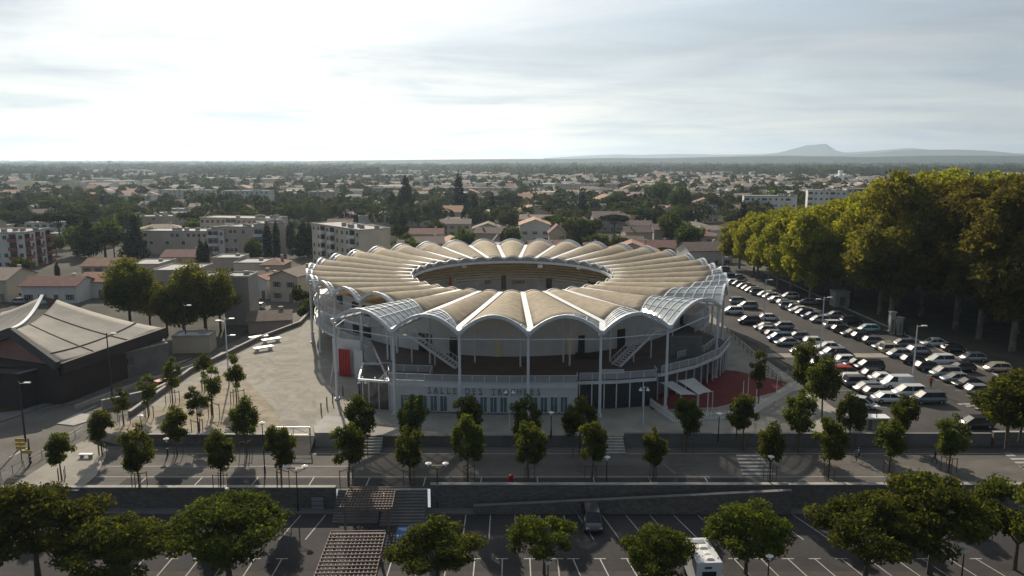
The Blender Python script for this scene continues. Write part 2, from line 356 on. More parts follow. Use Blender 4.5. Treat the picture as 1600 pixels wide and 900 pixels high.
# lower car park
m = MB(); m.prism([(-90, 73.6), (120, 73.6), (120, 75.0), (-90, 75.0)], ZL, ZL + .13); struct('lower_pavement', m, CONCD)
m = MB(); m.sheet([(-60, 62.6), (120, 62.6), (120, 73.6), (-60, 73.6)], ZL + 0.004); struct('lower_car_park', m, ASPHD)
m = MB()
def tl(m, x, y0, y1, sl, z): m.sheet([(x, y0), (x + .11, y0), (x + .11 + sl, y1), (x + sl, y1)], z)
for i in range(34):
    x = -38 + i * 2.55; sl = -0.9 - 0.025 * (x + 0) if x > 6 else (0.6 if x < -14 else 0)
    if -20 < x < -12: continue
    tl(m, x, 68.3, 73.5, sl if x > 6 else 0.7 * (x < -14), ZL + 0.008)
    tl(m, x - 1.2, 57, 64.7, sl if x > 6 else 0, ZL + 0.008)
    m.sheet([(x - 1.7 + (sl if x > 6 else 0), 64.7), (x - .6 + (sl if x > 6 else 0), 64.7), (x - .6 + (sl if x > 6 else 0), 64.82), (x - 1.7 + (sl if x > 6 else 0), 64.82)], ZL + 0.008)
struct('lower_parking_markings', m, PAINT)
m = MB(); a = [P(624, 804, ZL), P(668, 804, ZL), P(664, 840, ZL), P(618, 840, ZL)]; m.sheet([(p.x, p.y) for p in a], ZL + .012); struct('blue_parking_bay', m, BLUEP)

# ------------------------------------------------------------------ walls
def wallthing(label, segs, z0, z1, th, mt, cat='wall', name='low_wall', cope=None):
    t = thing(name, (segs[0][0], segs[0][1], z0), label, cat)
    m = MB(); c = MB()
    for (x0, y0), (x1, y1) in zip(segs[:-1], segs[1:]):
        zt0 = z1 if not callable(z1) else z1(x0); zt1 = z1 if not callable(z1) else z1(x1)
        d = Vector((x1 - x0, y1 - y0, 0)).normalized(); s_ = Vector((-d.y, d.x, 0)) * th / 2
        a = Vector((x0, y0, 0)); b = Vector((x1, y1, 0))
        vs = [a - s_, b - s_, b + s_, a + s_]
        m.add([(v.x, v.y, z0) for v in vs] + [(vs[0].x, vs[0].y, zt0), (vs[1].x, vs[1].y, zt1), (vs[2].x, vs[2].y, zt1), (vs[3].x, vs[3].y, zt0)],
              [(0, 3, 2, 1), (4, 5, 6, 7), (0, 1, 5, 4), (1, 2, 6, 5), (2, 3, 7, 6), (3, 0, 4, 7)])
        if cope: c.beam((x0, y0, zt0 + .045), (x1, y1, zt1 + .045), th + .12, .09)
    m.build('masonry', mt, t)
    if cope: c.build('coping', cope, t)
    return t
wallthing('long dark stone retaining wall below the road, left of the pergola', [(-62, 75.05), (-18.6, 75.05)], ZL, ZR + .18, .45, STONE, name='retaining_wall', cope=CONC)
wallthing('long dark stone retaining wall below the road, right of the pergola stairs', [(-8.6, 75.05), (130, 75.05)], ZL, ZR + .5, .45, STONE, name='retaining_wall', cope=CONC)
wallthing('sloping rubble stone ramp wall facing the lower car park', [(-4, 73.7), (14, 73.7), (29, 73.7)], ZL + .1, lambda x: ZL + .9 + (x + 4) / 33 * 1.7, .4, STONE, name='ramp_wall', cope=CONCD)
wallthing('low stone wall behind the left young trees along the plaza edge', [(-47.3, PF - .16), (-27.5, PF - .16)], ZR, ZP + .25, .3, STONE, name='plaza_wall', cope=CONC)
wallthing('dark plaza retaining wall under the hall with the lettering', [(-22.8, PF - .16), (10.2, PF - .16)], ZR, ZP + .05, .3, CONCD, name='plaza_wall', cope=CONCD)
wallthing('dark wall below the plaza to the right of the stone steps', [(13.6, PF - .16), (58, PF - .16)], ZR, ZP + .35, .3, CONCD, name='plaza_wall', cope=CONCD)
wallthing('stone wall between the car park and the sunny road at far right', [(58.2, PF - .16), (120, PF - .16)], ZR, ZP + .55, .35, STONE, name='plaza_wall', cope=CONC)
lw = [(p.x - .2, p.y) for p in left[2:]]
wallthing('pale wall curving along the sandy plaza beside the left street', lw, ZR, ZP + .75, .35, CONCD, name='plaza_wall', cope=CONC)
lw2 = [P(118, 640, ZR), P(190, 612, ZR), P(262, 588, ZR), P(340, 562, ZR)]
wallthing('thin white ramp wall on the street side of the underpass', [(p.x, p.y) for p in lw2], ZR, ZR + .6, .3, CONC, name='ramp_wall')
lw3 = [P(160, 640, ZR), P(240, 622, ZR), P(305, 590, ZR), P(350, 562, ZR)]
wallthing('thicker pale ramp wall between the underpass and plaza trees', [(p.x, p.y) for p in lw3], ZR, ZR + 1.3, .4, CONC, name='ramp_wall', cope=CONC)
# stone ledge with lit top left of the arena, steps
m = MB(); pts = [P(492, 683, 0), P(548, 683, 0), P(560, 660, 0), P(510, 655, 0), P(490, 672, 0)]
m.prism([(p.x, p.y) for p in pts], ZP - 1.2, ZP + .55); tag(m.build('stone_ledge', CONC), 'raised pale stone ledge lit by sun left of the entrance steps', 'ledge')
def steps(label, x0, x1, y0, z0, z1, n, dy, mt=CONC):
    m = MB()
    for i in range(n): z = z0 + (z1 - z0) * (i + 1) / n; m.box(((x0 + x1) / 2, y0 + (i + .5) * dy, (z0 + z) / 2), (x1 - x0, dy, z - z0))
    return tag(m.build('steps', mt), label, 'steps')
steps('wide pale entrance steps behind the left of the front young trees', -20.5, -15.6, 84.4, ZR, ZP, 6, .44)
steps('stone steps up to the plaza between two dark walls', 10.4, 13.4, 84.4, ZR, ZP, 6, .44)
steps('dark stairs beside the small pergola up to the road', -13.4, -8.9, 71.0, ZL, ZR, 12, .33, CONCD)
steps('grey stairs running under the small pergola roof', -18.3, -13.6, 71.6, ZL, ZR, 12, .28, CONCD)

# ------------------------------------------------------------------ the bullring
AR = thing('bullring', (0, 150, 0), 'large oval white bullring with a scalloped beige membrane roof around an open ring', 'arena')
NB = 34; CX, CY, RA, RB = 0.0, 150.0, 39.6, 43.0
def fi(k): return 2 * math.pi * (k + .5) / NB
def regp(k, q=1.0): return Vector((CX + RA * q * math.sin(fi(k)), CY + RB * q * math.cos(fi(k)), 0))
def innp(k): return Vector((19.4 * math.sin(fi(k)), 145 + 22.4 * math.cos(fi(k)), 0))
OUTX = {10: (38.6, 136.5), 11: (37.5, 130.0), 12: (35.6, 123.2), 13: (31.5, 111.8), 14: (20.8, 97.2), 15: (11.5, 93.9), 16: (2.1, 93.6), 17: (-6.8, 93.8), 18: (-15.5, 94.9), 19: (-24.6, 101.0)}
MEMX = {14: (18.2, 105.8), 15: (12.2, 99.6), 16: (2.4, 96.0), 17: (-6.9, 96.2), 18: (-12.3, 105.0)}
HZ = 11.0
def outp(k): k %= NB; return Vector((*OUTX[k], 0)) if k in OUTX else regp(k)
def memp(k):
    k %= NB
    if k in MEMX: return Vector((*MEMX[k], 0))
    return innp(k).lerp(regp(k), 0.955)
def vpath(k, s):                          # s in 0..1 inner->membrane end, 1..2 membrane end->outer
    a, b, c = innp(k), memp(k), outp(k)
    return a.lerp(b, s) if s <= 1 else b.lerp(c, s - 1)
def rise(s, k=0): return 0.66 + 1.05 * min(s, 1) + (0.6 if 12 <= k <= 18 else 0.1) * max(s - 1, 0)
NT = 10
def vpt(k, s, t, dz=0.0, rr=0.0):
    a, b = vpath(k, s), vpath(k + 1, s)
    if k == 19: a = innp(19).lerp(regp(19), .955 * min(s, 1) + .045 * max(s - 1, 0))
    p = a.lerp(b, t)
    return Vector((p.x, p.y, HZ + .12 + dz + (rise(s, k) + rr) * (1 - abs(2 * t - 1) ** 1.95)))
memb_ms = []
for k in range(NB):
    # white gutter beam in the valley
    g = MB(); a, b, c = (vpath(k, s) for s in (0, 1, 2))
    for p, q in ((a, b), (b, c)):
        if (q - p).length > .05: g.beam((p.x, p.y, HZ + .42), (q.x, q.y, HZ + .42), .80, .34)
    g.build('gutter', METALW, AR)
    # membrane vault
    m = MB(); ns = 9; vs = []
    for i in range(ns + 1):
        s = i / ns
        for j in range(NT + 1):
            t = .045 + .91 * j / NT; vs.append(vpt(k, s, t, 0.02 * math.sin(s * 40)))
    fs = [(i * (NT + 1) + j, i * (NT + 1) + j + 1, (i + 1) * (NT + 1) + j + 1, (i + 1) * (NT + 1) + j) for i in range(ns) for j in range(NT)]
    m.add(vs, fs); o = m.build('roof_membrane', MEMB, AR, True)
    sd = o.modifiers.new('thickness', 'SOLIDIFY'); sd.thickness = 0.05
    # ribs of steel tube that press the cloth
    # glass end of the vault with its white lattice
    ln = (vpath(k, 2) - vpath(k, 1)).length * .5 + (vpath(k + 1, 2) - vpath(k + 1, 1)).length * .5
    n2 = max(1, round(ln / 1.5)); vs = []
    for i in range(n2 + 1):
        for j in range(NT + 1): vs.append(vpt(k, 1 + i / n2, .035 + .93 * j / NT))
    fs = [(i * (NT + 1) + j, i * (NT + 1) + j + 1, (i + 1) * (NT + 1) + j + 1, (i + 1) * (NT + 1) + j) for i in range(n2) for j in range(NT)]
    m = MB(); m.add(vs, fs); gc = m.build('glass_canopy', CANOPY, AR)
    lt = MB()
    for j in range(0, NT + 1, 1 if ln < 3 else 2):
        t = .035 + .93 * j / NT
        for i in range(n2): lt.beam(vpt(k, 1 + i / n2, t, .06), vpt(k, 1 + (i + 1) / n2, t, .06), .09, .09)
    for i in range(0, n2 + 1):
        for j in range(NT):
            lt.beam(vpt(k, 1 + i / n2, .035 + .93 * j / NT, .06), vpt(k, 1 + i / n2, .035 + .93 * (j + 1) / NT, .06), .13 if i else .2, .10)
    lt.build('lattice', METALW, gc)
    # outer and inner arch rims
    for nm, s, wd, ht in (('rim_arch', 2.0, .34, .42), ('inner_arch', 0.0, .2, .26)):
        m = MB(); pr = None
        for j in range(13):
            p = vpt(k, s, j / 12, .05 if s else 0); 
            if pr is not None: m.beam(pr, p, wd, ht)
            pr = p
        m.build(nm, METALW, AR)
    # column
    o_ = outp(k); c_ = Vector((CX, CY, 0)); d = (c_ - o_).normalized(); b_ = o_ + d * .45
    m = MB(); m.tube((b_.x, b_.y, 0), (b_.x, b_.y, HZ - .1), .21, .17, 10); m.box((b_.x, b_.y, .15), (.6, .6, .3)); m.box((b_.x, b_.y, HZ - .1), (.55, .55, .16))
    m.build('column', METALW, AR)
m = MB()
for k in range(NB):
    a, b = outp(k), outp(k + 1); ca = (Vector((CX, CY, 0)) - a).normalized() * .5; cb = (Vector((CX, CY, 0)) - b).normalized() * .5
    m.tube((*(a + ca)[:2], 10.35), (*(b + cb)[:2], 10.35), .07, n=6)
m.build('tie_rods', METALW, AR)
q_ = regp(19, .99); m = MB(); m.tube((q_.x, q_.y, 0), (q_.x, q_.y, HZ - .1), .2, n=10); m.build('column', METALW, AR)
m = MB()
for k in range(NB):
    a, b = innp(k), innp(k + 1); m.beam((a.x, a.y, HZ - .45), (b.x, b.y, HZ - .45), .35, .5)
m.build('ring_beam', METALW, AR)
for k in range(NB):
    m = MB(); pts_ = [vpt(k, 0.01, j / 10, -.1) for j in range(11)]; a, b = vpath(k, .01), vpath(k + 1, .01); zq = HZ - .25
    m.add(pts_ + [Vector((b.x, b.y, zq)), Vector((a.x, a.y, zq))], [tuple(range(12, -1, -1))]); m.build('end_panel', CONC, AR)

def ell(ph, a, b, cx=CX, cy=CY): return (cx + a * math.sin(ph), cy + b * math.cos(ph))
DA, DB = 34.0, 40.3
# drum wall (closed but for the openings set on it)
def ringwall(a0, b0, a1, b1, z0, z1, n=96, cy=CY):
    m = MB(); vs = []
    for i in range(n):
        ph = 2 * math.pi * i / n
        for (a, b) in ((a0, b0), (a1, b1)):
            x, y = ell(ph, a, b, cy=cy)
            for z in (z0, z1): vs.append((x, y, z))
    fs = []
    for i in range(n):
        p = i * 4; q = ((i + 1) % n) * 4
        fs += [(p, p + 1, q + 1, q), (p + 2, q + 2, q + 3, p + 3), (p + 1, p + 3, q + 3, q + 1), (p, q, q + 2, p + 2)]
    m.add(vs, fs); return m
ringwall(DA, DB, DA - .3, DB - .3, 0, 10.0).build('outer_wall', WHITE, AR)
# seating bowl
m = MB(); n = 96; prof = []
zb = 6.1; a = 21.3; bb = 24.2
prof.append((a, bb, 0.0)); prof.append((a, bb, zb))
for i in range(11):
    a += 1.06; bb += 1.25; prof.append((a, bb, zb)); zb += .33; prof.append((a, bb, zb))
prof.append((DA - .35, DB - .35, zb))
vs = []
for (a, b, z) in prof:
    q = (b - 22.5) / 18
    for i in range(n):
        ph = 2 * math.pi * i / n; x, y = ell(ph, a, b, 0.0, 145 + 5 * min(q, 1)); vs.append((x, y, z))
fs = [(j * n + i, j * n + (i + 1) % n, (j + 1) * n + (i + 1) % n, (j + 1) * n + i) for j in range(len(prof) - 1) for i in range(n)]
m.add(vs, fs); m.build('seating_tiers', SEAT, AR)
m = MB()
for i in range(n):
    p = ell(2 * math.pi * i / n, 21.2, 24.1, 0, 145); q = ell(2 * math.pi * (i + 1) / n, 21.2, 24.1, 0, 145); m.beam((*p, 3.1), (*q, 3.1), .1, 6.1)
m.build('bowl_wall', CONC, AR)
m = MB(); m.lathe((0, 145, 0), [(19.9, .02), (19.9, .06)], 64); sa = m.build('ring_sand', SAND, AR)
m = MB(); 
for i in range(64):
    p = ell(2 * math.pi * i / 64, 17.5, 19.8, 0, 145); q = ell(2 * math.pi * (i + 1) / 64, 17.5, 19.8, 0, 145); m.beam((*p, .75), (*q, .75), .12, 1.3)
m.build('ring_barrier', REDP, AR)
# dark gates and openings on the far side of the bowl, seen through the ring
for px, py, wpx, hpx, mt in ((787, 441, 8, 22, DARKM), (762, 440, 9, 6, GLASS), (810, 440, 20, 6, GLASS), (928, 443, 26, 6, GLASS), (858, 443, 9, 16, BROWNB), (709, 444, 7, 18, CONC), (704, 440, 3, 14, REDP)):
    c = PD(px, py, 168); xx = c.x * 1.0; yy = 145 + 24.1 * math.sqrt(max(0, 1 - (xx / 21.2) ** 2)); c = PD(px, py, yy - .1); m = MB(); m.box((c.x, yy - .12, c.z), (wpx * .142, .3, hpx * .142), -math.asin(min(1, xx / 21.2)) * .9); m.build('opening', mt, AR)
for px, py in ((672, 421), (725, 416), (844, 416), (905, 418)):
    c = PD(px, py, 166 if 700 < px < 880 else 160); m = MB(); m.box(c, (1.0, .5, .7), rz=.3); m.tube((c.x, c.y, c.z), (c.x, c.y, HZ), .05); m.build('floodlight', LAMPW, AR)

# terraces
def bandpoly(m, k0, k1, qo, qi, z0, z1, mi=0):
    n = 24; o = [ell(k0 + (k1 - k0) * i / n, *qo) for i in range(n + 1)]; i_ = [ell(k0 + (k1 - k0) * i / n, *qi) for i in range(n + 1)]
    for a, b, c, d in zip(o[:-1], o[1:], i_[1:], i_[:-1]): m.prism([a, b, c, d], z0, z1, mi)
def railing(pts, z, h=1.05, parent=AR, step=1.9, panel=True):
    m = MB()
    for (x0, y0), (x1, y1) in zip(pts[:-1], pts[1:]):
        m.beam((x0, y0, z + h), (x1, y1, z + h), .07, .07); ln = math.hypot(x1 - x0, y1 - y0); k = max(1, round(ln / step))
        for i in range(k): t = i / k; m.box((x0 + (x1 - x0) * t, y0 + (y1 - y0) * t, z + h / 2), (.06, .06, h))
        if panel: m.beam((x0, y0, z + h * .5), (x1, y1, z + h * .5), .02, h * .82, 1)
    m.box((pts[-1][0], pts[-1][1], z + h / 2), (.06, .06, h))
    return m.build('railing', [METALW, MESHP], parent)
TZ = 4.0
front = [(-16.2, 96.4), (-11.5, 95.8), (-6.8, 95.3), (-2, 95.0), (3, 95.0), (8.6, 95.2)]
right1 = [(9.0, 96.9), (14, 97.3), (19.6, 98.6)]
right2 = [(20.6, 100.6), (26.5, 105.0), (31.5, 110.8), (35.2, 118.5)]
inner = [ell(t, DA + .1, DB + .1) for t in [R(115 + i * 6) for i in range(19)]]     # along the drum, right to left
m = MB(); poly = front + [(8.6, 96.9)] + right1 + [(19.6, 100.6)] + right2 + inner
pts = poly[:]; m.prism(pts, TZ - .45, TZ - .02); 
o = m.build('terrace_slab', WHITE, AR)
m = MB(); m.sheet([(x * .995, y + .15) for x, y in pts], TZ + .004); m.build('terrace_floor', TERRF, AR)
railing(front, TZ + .35, .95); railing([(8.6, 95.2), (8.6, 96.9)], TZ + .1, 1.1); railing(right1, TZ + .1, 1.0); railing([(19.6, 98.6), (19.6, 100.6)], TZ + .1, 1.0); railing(right2, TZ + .1, 1.0)
railing([(24.5, 108.5), (29.5, 112.5), (33.2, 119)], TZ + .0, 1.0)
railing([(-16.2, 96.4), (-17.2, 101.5)], TZ, 1.0); railing([(-17, 101.6), (-11, 101.0), (-11, 97.5)], TZ, 1.0); 
# front hall wall under the terrace, its letters and windows
m = MB()
for (x0, y0), (x1, y1) in zip(front[:-1], front[1:]): m.prism([(x0, y0 + .12), (x1, y1 + .12), (x1, y1 + .5), (x0, y0 + .5)], 0, TZ + .35)
m.prism([(8.2, 95.3), (8.6, 95.3), (8.6, 104), (8.2, 104)], 0, TZ - .5); m.prism([(-16.2, 96.7), (-15.8, 96.7), (-15.8, 108), (-16.2, 108)], 0, TZ - .5)
m.build('hall_wall', mat('hall_white', (0.53, 0.555, 0.55), .6, var=.1, scale=.5), AR)
def frontpt(x):
    for (x0, y0), (x1, y1) in zip(front[:-1], front[1:]):
        if x0 <= x <= x1: return y0 + (y1 - y0) * (x - x0) / (x1 - x0), math.atan2(y1 - y0, x1 - x0)
    return front[-1][1], 0
for i in range(17):
    x = -14.3 + i * 1.32
    if i in (5, 11): continue
    y, rz = frontpt(x); m = MB(); m.box((x, y + .07, 1.35), (1.0, .10, 2.25), rz); m.box((x, y + .02, 1.35), (.86, .05, 2.05), rz, 1); m.box((x, y - .01, 1.35), (.05, .05, 2.05), rz)
    m.build('window', [METALW, TEALG], AR)
m = MB()
for i in range(12): x = -15 + i * 2.0; y, rz = frontpt(x + 1); m.box((x + 1, y + .10, .12), (2.0, .1, .24), rz)
m.build('plinth', CONCD, AR)
txt = "SALLE DES TROPHEES"; xs0 = -11.3; adv = .845
lm = MB(); dg = None
for i, ch in enumerate(txt):
    if ch == ' ': continue
    cu_ = bpy.data.curves.new('letter', 'FONT'); cu_.body = ch; cu_.size = 1.22; cu_.extrude = .03; cu_.align_x = 'CENTER'; cu_.resolution_u = 2; cu_.offset = -0.02
    to = bpy.data.objects.new('letter_tmp', cu_); me = to.to_mesh()
    x = xs0 + adv * (i + .5); y, rz = frontpt(x)
    for_v = []
    for v in me.vertices:
        lx = v.co.x * .86; for_v.append((x + lx * math.cos(rz), y + .06 + lx * math.sin(rz) - v.co.z, 2.72 + v.co.y))
    lm.add(for_v, [tuple(p.vertices) for p in me.polygons]); 
    wdt = .5
    lm.box((x, y + .045, 2.72), (.5, .05, .05), rz); lm.box((x, y + .045, 2.72 + .86), (.5, .05, .05), rz)   # slab serifs
    to.to_mesh_clear(); bpy.data.objects.remove(to)
lm.build('lettering', mat('dark_letters', (0.075, 0.08, 0.10), .6), AR)
# glazed ground floor to the right
m = MB(); fr = MB()
for (x0, y0), (x1, y1) in zip(right1[:-1], right1[1:]):
    m.prism([(x0, y0 + .3), (x1, y1 + .3), (x1, y1 + .36), (x0, y0 + .36)], .05, TZ - .5)
gl = m.build('shopfront_glass', GLASS, AR)
for (x0, y0), (x1, y1) in zip(right1[:-1], right1[1:]):
    for i in range(3): t = i / 3; fr = MB(); fr.box((x0 + (x1 - x0) * t, y0 + .25 + (y1 - y0) * t, 1.8), (.14, .14, 3.5)); fr.build('mullion', METALW, gl)
# undercroft walls and slim posts behind the red patio
m = MB(); dk = MB()
for i in range(14):
    t = i / 13; a = Vector((20.2, 101.2)).lerp(Vector((35.0, 118.8)), t); a.x += 2.2 * math.sin(t * math.pi); m.box((a.x, a.y, 1.8), (.16, .5, 3.5)); 
m.build('undercroft_post', METALW, AR)
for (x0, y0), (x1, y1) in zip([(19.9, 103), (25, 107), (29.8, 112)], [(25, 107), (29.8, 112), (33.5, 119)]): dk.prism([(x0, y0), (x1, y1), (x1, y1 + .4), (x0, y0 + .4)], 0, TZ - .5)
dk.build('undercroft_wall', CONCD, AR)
# glass stair box at the left
m = MB(); fr = MB(); q = [(-20.6, 98.0), (-16.4, 96.9), (-17.0, 106), (-21.6, 106)]
for i in range(4):
    a, b = Vector(q[i]), Vector(q[(i + 1) % 4]); fr.beam((*a, TZ - .1), (*b, TZ - .1), .25, .3)
    if i < 1 or i == 3:
        m.beam((*a, 1.9), (*b, 1.9), .04, 3.7)
        for j in range(4): p = a.lerp(b, j / 3); fr.box((p.x, p.y, 1.9), (.12, .12, 3.8))
st = m.build('stair_glass', mat('smoked_glass', (.05, .055, .06), .1, alpha=.6, spec=.8), AR); fr.build('stair_frame', METALW, st)
def flight(p0, p1, wd, name='staircase'):
    p0 = Vector(p0); p1 = Vector(p1); d = Vector((p1.x - p0.x, p1.y - p0.y, 0)).normalized(); s_ = Vector((-d.y, d.x, 0)) * wd / 2
    m = MB(); m.beam(p0 + s_, p1 + s_, .1, .38); m.beam(p0 - s_, p1 - s_, .1, .38); n = 16
    for i in range(n): c = p0.lerp(p1, (i + .5) / n); m.box(c, (.4, wd, .06), math.atan2(d.y, d.x))
    for sg in (1, -1):
        m.beam(p0 + s_ * sg + Vector((0, 0, 1.0)), p1 + s_ * sg + Vector((0, 0, 1.0)), .07, .07)
        for i in range(13): c = p0.lerp(p1, i / 12) + s_ * sg; m.box((c.x, c.y, c.z + .5), (.05, .05, 1.0))
    m.box((p1.x + d.x, p1.y + d.y, p1.z), (2.0, wd + .3, .15), math.atan2(d.y, d.x)); m.tube((p1.x, p1.y, TZ), (p1.x, p1.y, p1.z), .1)
    c = p0.lerp(p1, .5); m.tube((c.x, c.y, TZ), c, .1)
    return m.build(name, METALW, AR)
flight((-7.6, 103.8, TZ), (-14.5, 106.2, 8.2), 1.6); flight((14.8, 104.5, TZ), (20.6, 108.8, 8.2), 1.6)
flight((-16.8, 98.5, TZ), (-20.3, 99.0, 0.3), 1.2)
for px, py in ((672, 568), (742, 566), (813, 573), (880, 566), (890, 571), (953, 565), (1050, 545), (606, 562), (612, 563), (1100, 520)):
    p = P(px, py, TZ); m = MB(); m.tube((p.x, p.y, TZ), (p.x, p.y, 10.9), .13, n=8); m.build('terrace_column', METALW, AR)
for px0, px1, py, h_, mt in ((748, 790, 554, 1.3, DARKM), (900, 940, 560, .8, BROWNB), (940, 975, 583, .45, METALW), (1045, 1095, 556, 3.0, CONCD), (758, 762, 560, 0, METALW)):
    if not h_: continue
    a = P(px0, py, TZ); b = P(px1, py, TZ); m = MB(); m.box(((a.x + b.x) / 2, a.y, TZ + h_ / 2), (b.x - a.x, .8, h_)); m.build('terrace_bar', mt, AR)
# doors in the drum facing the terrace; pale warm ones paint light through gaps
for t_, h_, wd, mt in ((R(195), 2.6, 1.2, DARKM), (R(183.5), 2.6, .9, mat('lit_gap_paint', (.7, .62, .42), .8)), (R(165), 2.8, 1.1, mat('lit_gap_paint', (.7, .62, .42), .8)), (R(162), 2.8, 1.0, DARKM), (R(150), 3, 1.4, DARKM), (R(203), 2.8, 2.2, BROWNB)):
    x, y = ell(t_, DA + .06, DB + .06); m = MB(); m.box((x, y, TZ + h_ / 2), (wd, .3, h_), -t_ + math.pi); m.build('door', mt, AR)
# galleries round the flanks
for z in (4.0, 7.4):
    for a0, a1, nm in ((R(216), R(300), 'gallery'), (R(60), R(126), 'gallery')):
        m = MB(); bandpoly(m, a0, a1, (RA - 1.1, RB - 1.2), (DA + .05, DB + .05), z - .35, z); g = m.build(nm, WHITE, AR)
        railing([ell(a0 + (a1 - a0) * i / 14, RA - 1.2, RB - 1.3) for i in range(15)], z, 1.05, g)
for z, hh in ((5.3, 2.0), (8.7, 1.6), (1.5, 2.6)):
    for i in range(13):
        t_ = R(218 + i * 6.2)
        if (i + int(z)) % 3 == 2: continue
        x, y = ell(t_, DA + .05, DB + .05); m = MB(); m.box((x, y, z), (2.0, .3, hh), -t_ + math.pi, 0); m.build('wall_opening', mat('dark_opening', (.035, .032, .03), .8), AR)
    for i in range(9):
        t_ = R(64 + i * 6.8)
        if i % 3 == 1: continue
        x, y = ell(t_, DA + .05, DB + .05); m = MB(); m.box((x, y, z), (1.8, .3, hh), -t_ + math.pi, 0); m.build('wall_opening', MC['dark_opening'], AR)
# red door panel between the left columns
a = P(530, 585, 0); m = MB(); x, y = -26.6, 113.0
for i in range(2):
    d = MB(); d.box((x + .3 + i * .98, y - .42 * i, 2.2), (.95, .14, 4.3), R(-25)); d.box((x + i * .98, y - .42 * i - .1, 2.2), (.05, .06, 4.1), R(-25)); d.build('red_door', REDP, AR)
m.box((x + 3.2, y - 1.2, 2.2), (1.6, .2, 4.4), R(-25)); m.box((x + 1, y + 1.0, 2.9), (5.4, .3, 5.4), R(-25)); m.build('entrance_wall', WHITE, AR)
m = MB(); m.tube((-27.0, 108.2, 0), (-24.5, 104.6, 9.5), .09); m.build('brace', METALW, AR)
# small mast on the far rim
m = MB(); p = PD(768, 378, 195); m.tube(p, p + Vector((1.6, 0, 2.0)), .12); m.build('mast', LAMPW, AR)

# ------------------------------------------------------------------ red patio, sails, picket fence
a = [P(1018, 640, 0), P(1010, 626, 0), P(1075, 596, 0), P(1120, 578, 0), P(1150, 580, 0), P(1232, 598, 0), P(1212, 612, 0), P(1120, 636, 0)]
m = MB(); m.prism([(p.x, p.y) for p in a], ZP + .004, ZP + .06); tag(m.build('red_carpet', REDF), 'dark red carpeted patio floor beside the arena undercroft', 'carpet')
def sail(cs, label):
    t = thing('shade_sail', (cs[0][0], cs[0][1], 0), label, 'shade sail', 'white shade sails over the red patio'); n = 10; vs = []
    for i in range(n + 1):
        for j in range(n + 1):
            u, v = i / n, j / n; p = (cs[0] * (1 - u) + cs[1] * u) * (1 - v) + (cs[3] * (1 - u) + cs[2] * u) * v
            c = Vector(((cs[0].x + cs[2].x) / 2, (cs[0].y + cs[2].y) / 2, p.z)); e = 4 * u * (1 - u) * (1 - v * (1 - v) * 4) + 4 * v * (1 - v) * (1 - u * (1 - u) * 4)
            p = p + (c - p) * .13 * e; p.z -= .35 * (4 * u * (1 - u) * 4 * v * (1 - v)); vs.append(p)
    m = MB(); m.add(vs, [(i * (n + 1) + j, (i + 1) * (n + 1) + j, (i + 1) * (n + 1) + j + 1, i * (n + 1) + j + 1) for i in range(n) for j in range(n)])
    o = m.build('cloth', CLOTH, t, True); sd = o.modifiers.new('t', 'SOLIDIFY'); sd.thickness = .03
    m = MB()
    for c in (cs[1], cs[2]): m.tube((c.x, c.y, 0), (c.x, c.y, c.z + .1), .05)
    m.build('pole', METALW, t)
sail([P(1030, 597, 3.4), P(1064, 617, 2.7), P(1090, 617, 2.7), P(1050, 595, 3.6)], 'left white shade sail of the pair over the red patio')
sail([P(1057, 594, 3.5), P(1092, 617, 2.8), P(1114, 612, 2.8), P(1084, 590, 3.7)], 'right white shade sail of the pair over the red patio')
def picket(pts, label, z=0):
    t = thing('picket_fence', (pts[0].x, pts[0].y, z), label, 'fence'); m = MB(); r_ = MB()
    for a, b in zip(pts[:-1], pts[1:]):
        for zz_ in (.3, .85): r_.beam((a.x, a.y, z + zz_), (b.x, b.y, z + zz_), .05, .09)
        n = int((b - a).length / .32); rz = math.atan2(b.y - a.y, b.x - a.x)
        for i in range(n): p = a.lerp(b, (i + .5) / n); m.box((p.x, p.y, z + .58), (.15, .04, 1.15), rz)
    m.build('pickets', LAMPW, t); r_.build('rail', LAMPW, t)
picket([P(1015, 634, 0), P(1052, 660, 0), P(1060, 661, 0)], 'white picket fence left of the dark tree by the red patio')
picket([P(1085, 657, 0), P(1140, 655, 0), P(1175, 650, 0), P(1210, 628, 0), P(1245, 608, 0)], 'long white picket fence along the front of the red patio')
for i, (px, y0, h_) in enumerate(((1160, 640, 4.0), (1180, 655, 4.0), (1168, 628, 5), (1212, 634, 4.2), (1228, 622, 4.2), (1242, 610, 4), (1105, 650, 3.4))):
    p = P(px, y0, 0); m = MB(); m.tube((p.x, p.y, 0), (p.x, p.y, h_), .06, .04); m.box((p.x, p.y, .06), (.3, .3, .12)); o = m.build('slim_pole', LAMPW); o.data.transform(Matrix.Translation((-p.x, -p.y, 0))); o.location = (p.x, p.y, 0)
    tag(o, None, 'pole', 'slim poles round the red patio'); queue(o, 'slim white pole', 'at the edge of the red patio')
# brown timber rail barriers beside the car park
for i in range(14):
    a = P(1136 + i * 6.4, 520 + i * 6.3, 0); b = P(1136 + (i + 1) * 6.4, 520 + (i + 1) * 6.3, 0); t = thing('rail_barrier', (a.x, a.y, 0), None, 'barrier', 'brown rail barriers along the car park')
    m = MB(); m.tube((a.x, a.y, 0), (a.x, a.y, 1.1), .06); m.build('post', WOODD, t); m = MB(); b = a.lerp(b, .97)
    for z in (.5, .95): m.beam((a.x, a.y, z), (b.x, b.y, z), .05, .1)
    m.build('rail', WOODD, t); queue(t, 'brown timber rail barrier', 'between the arena path and the car park')

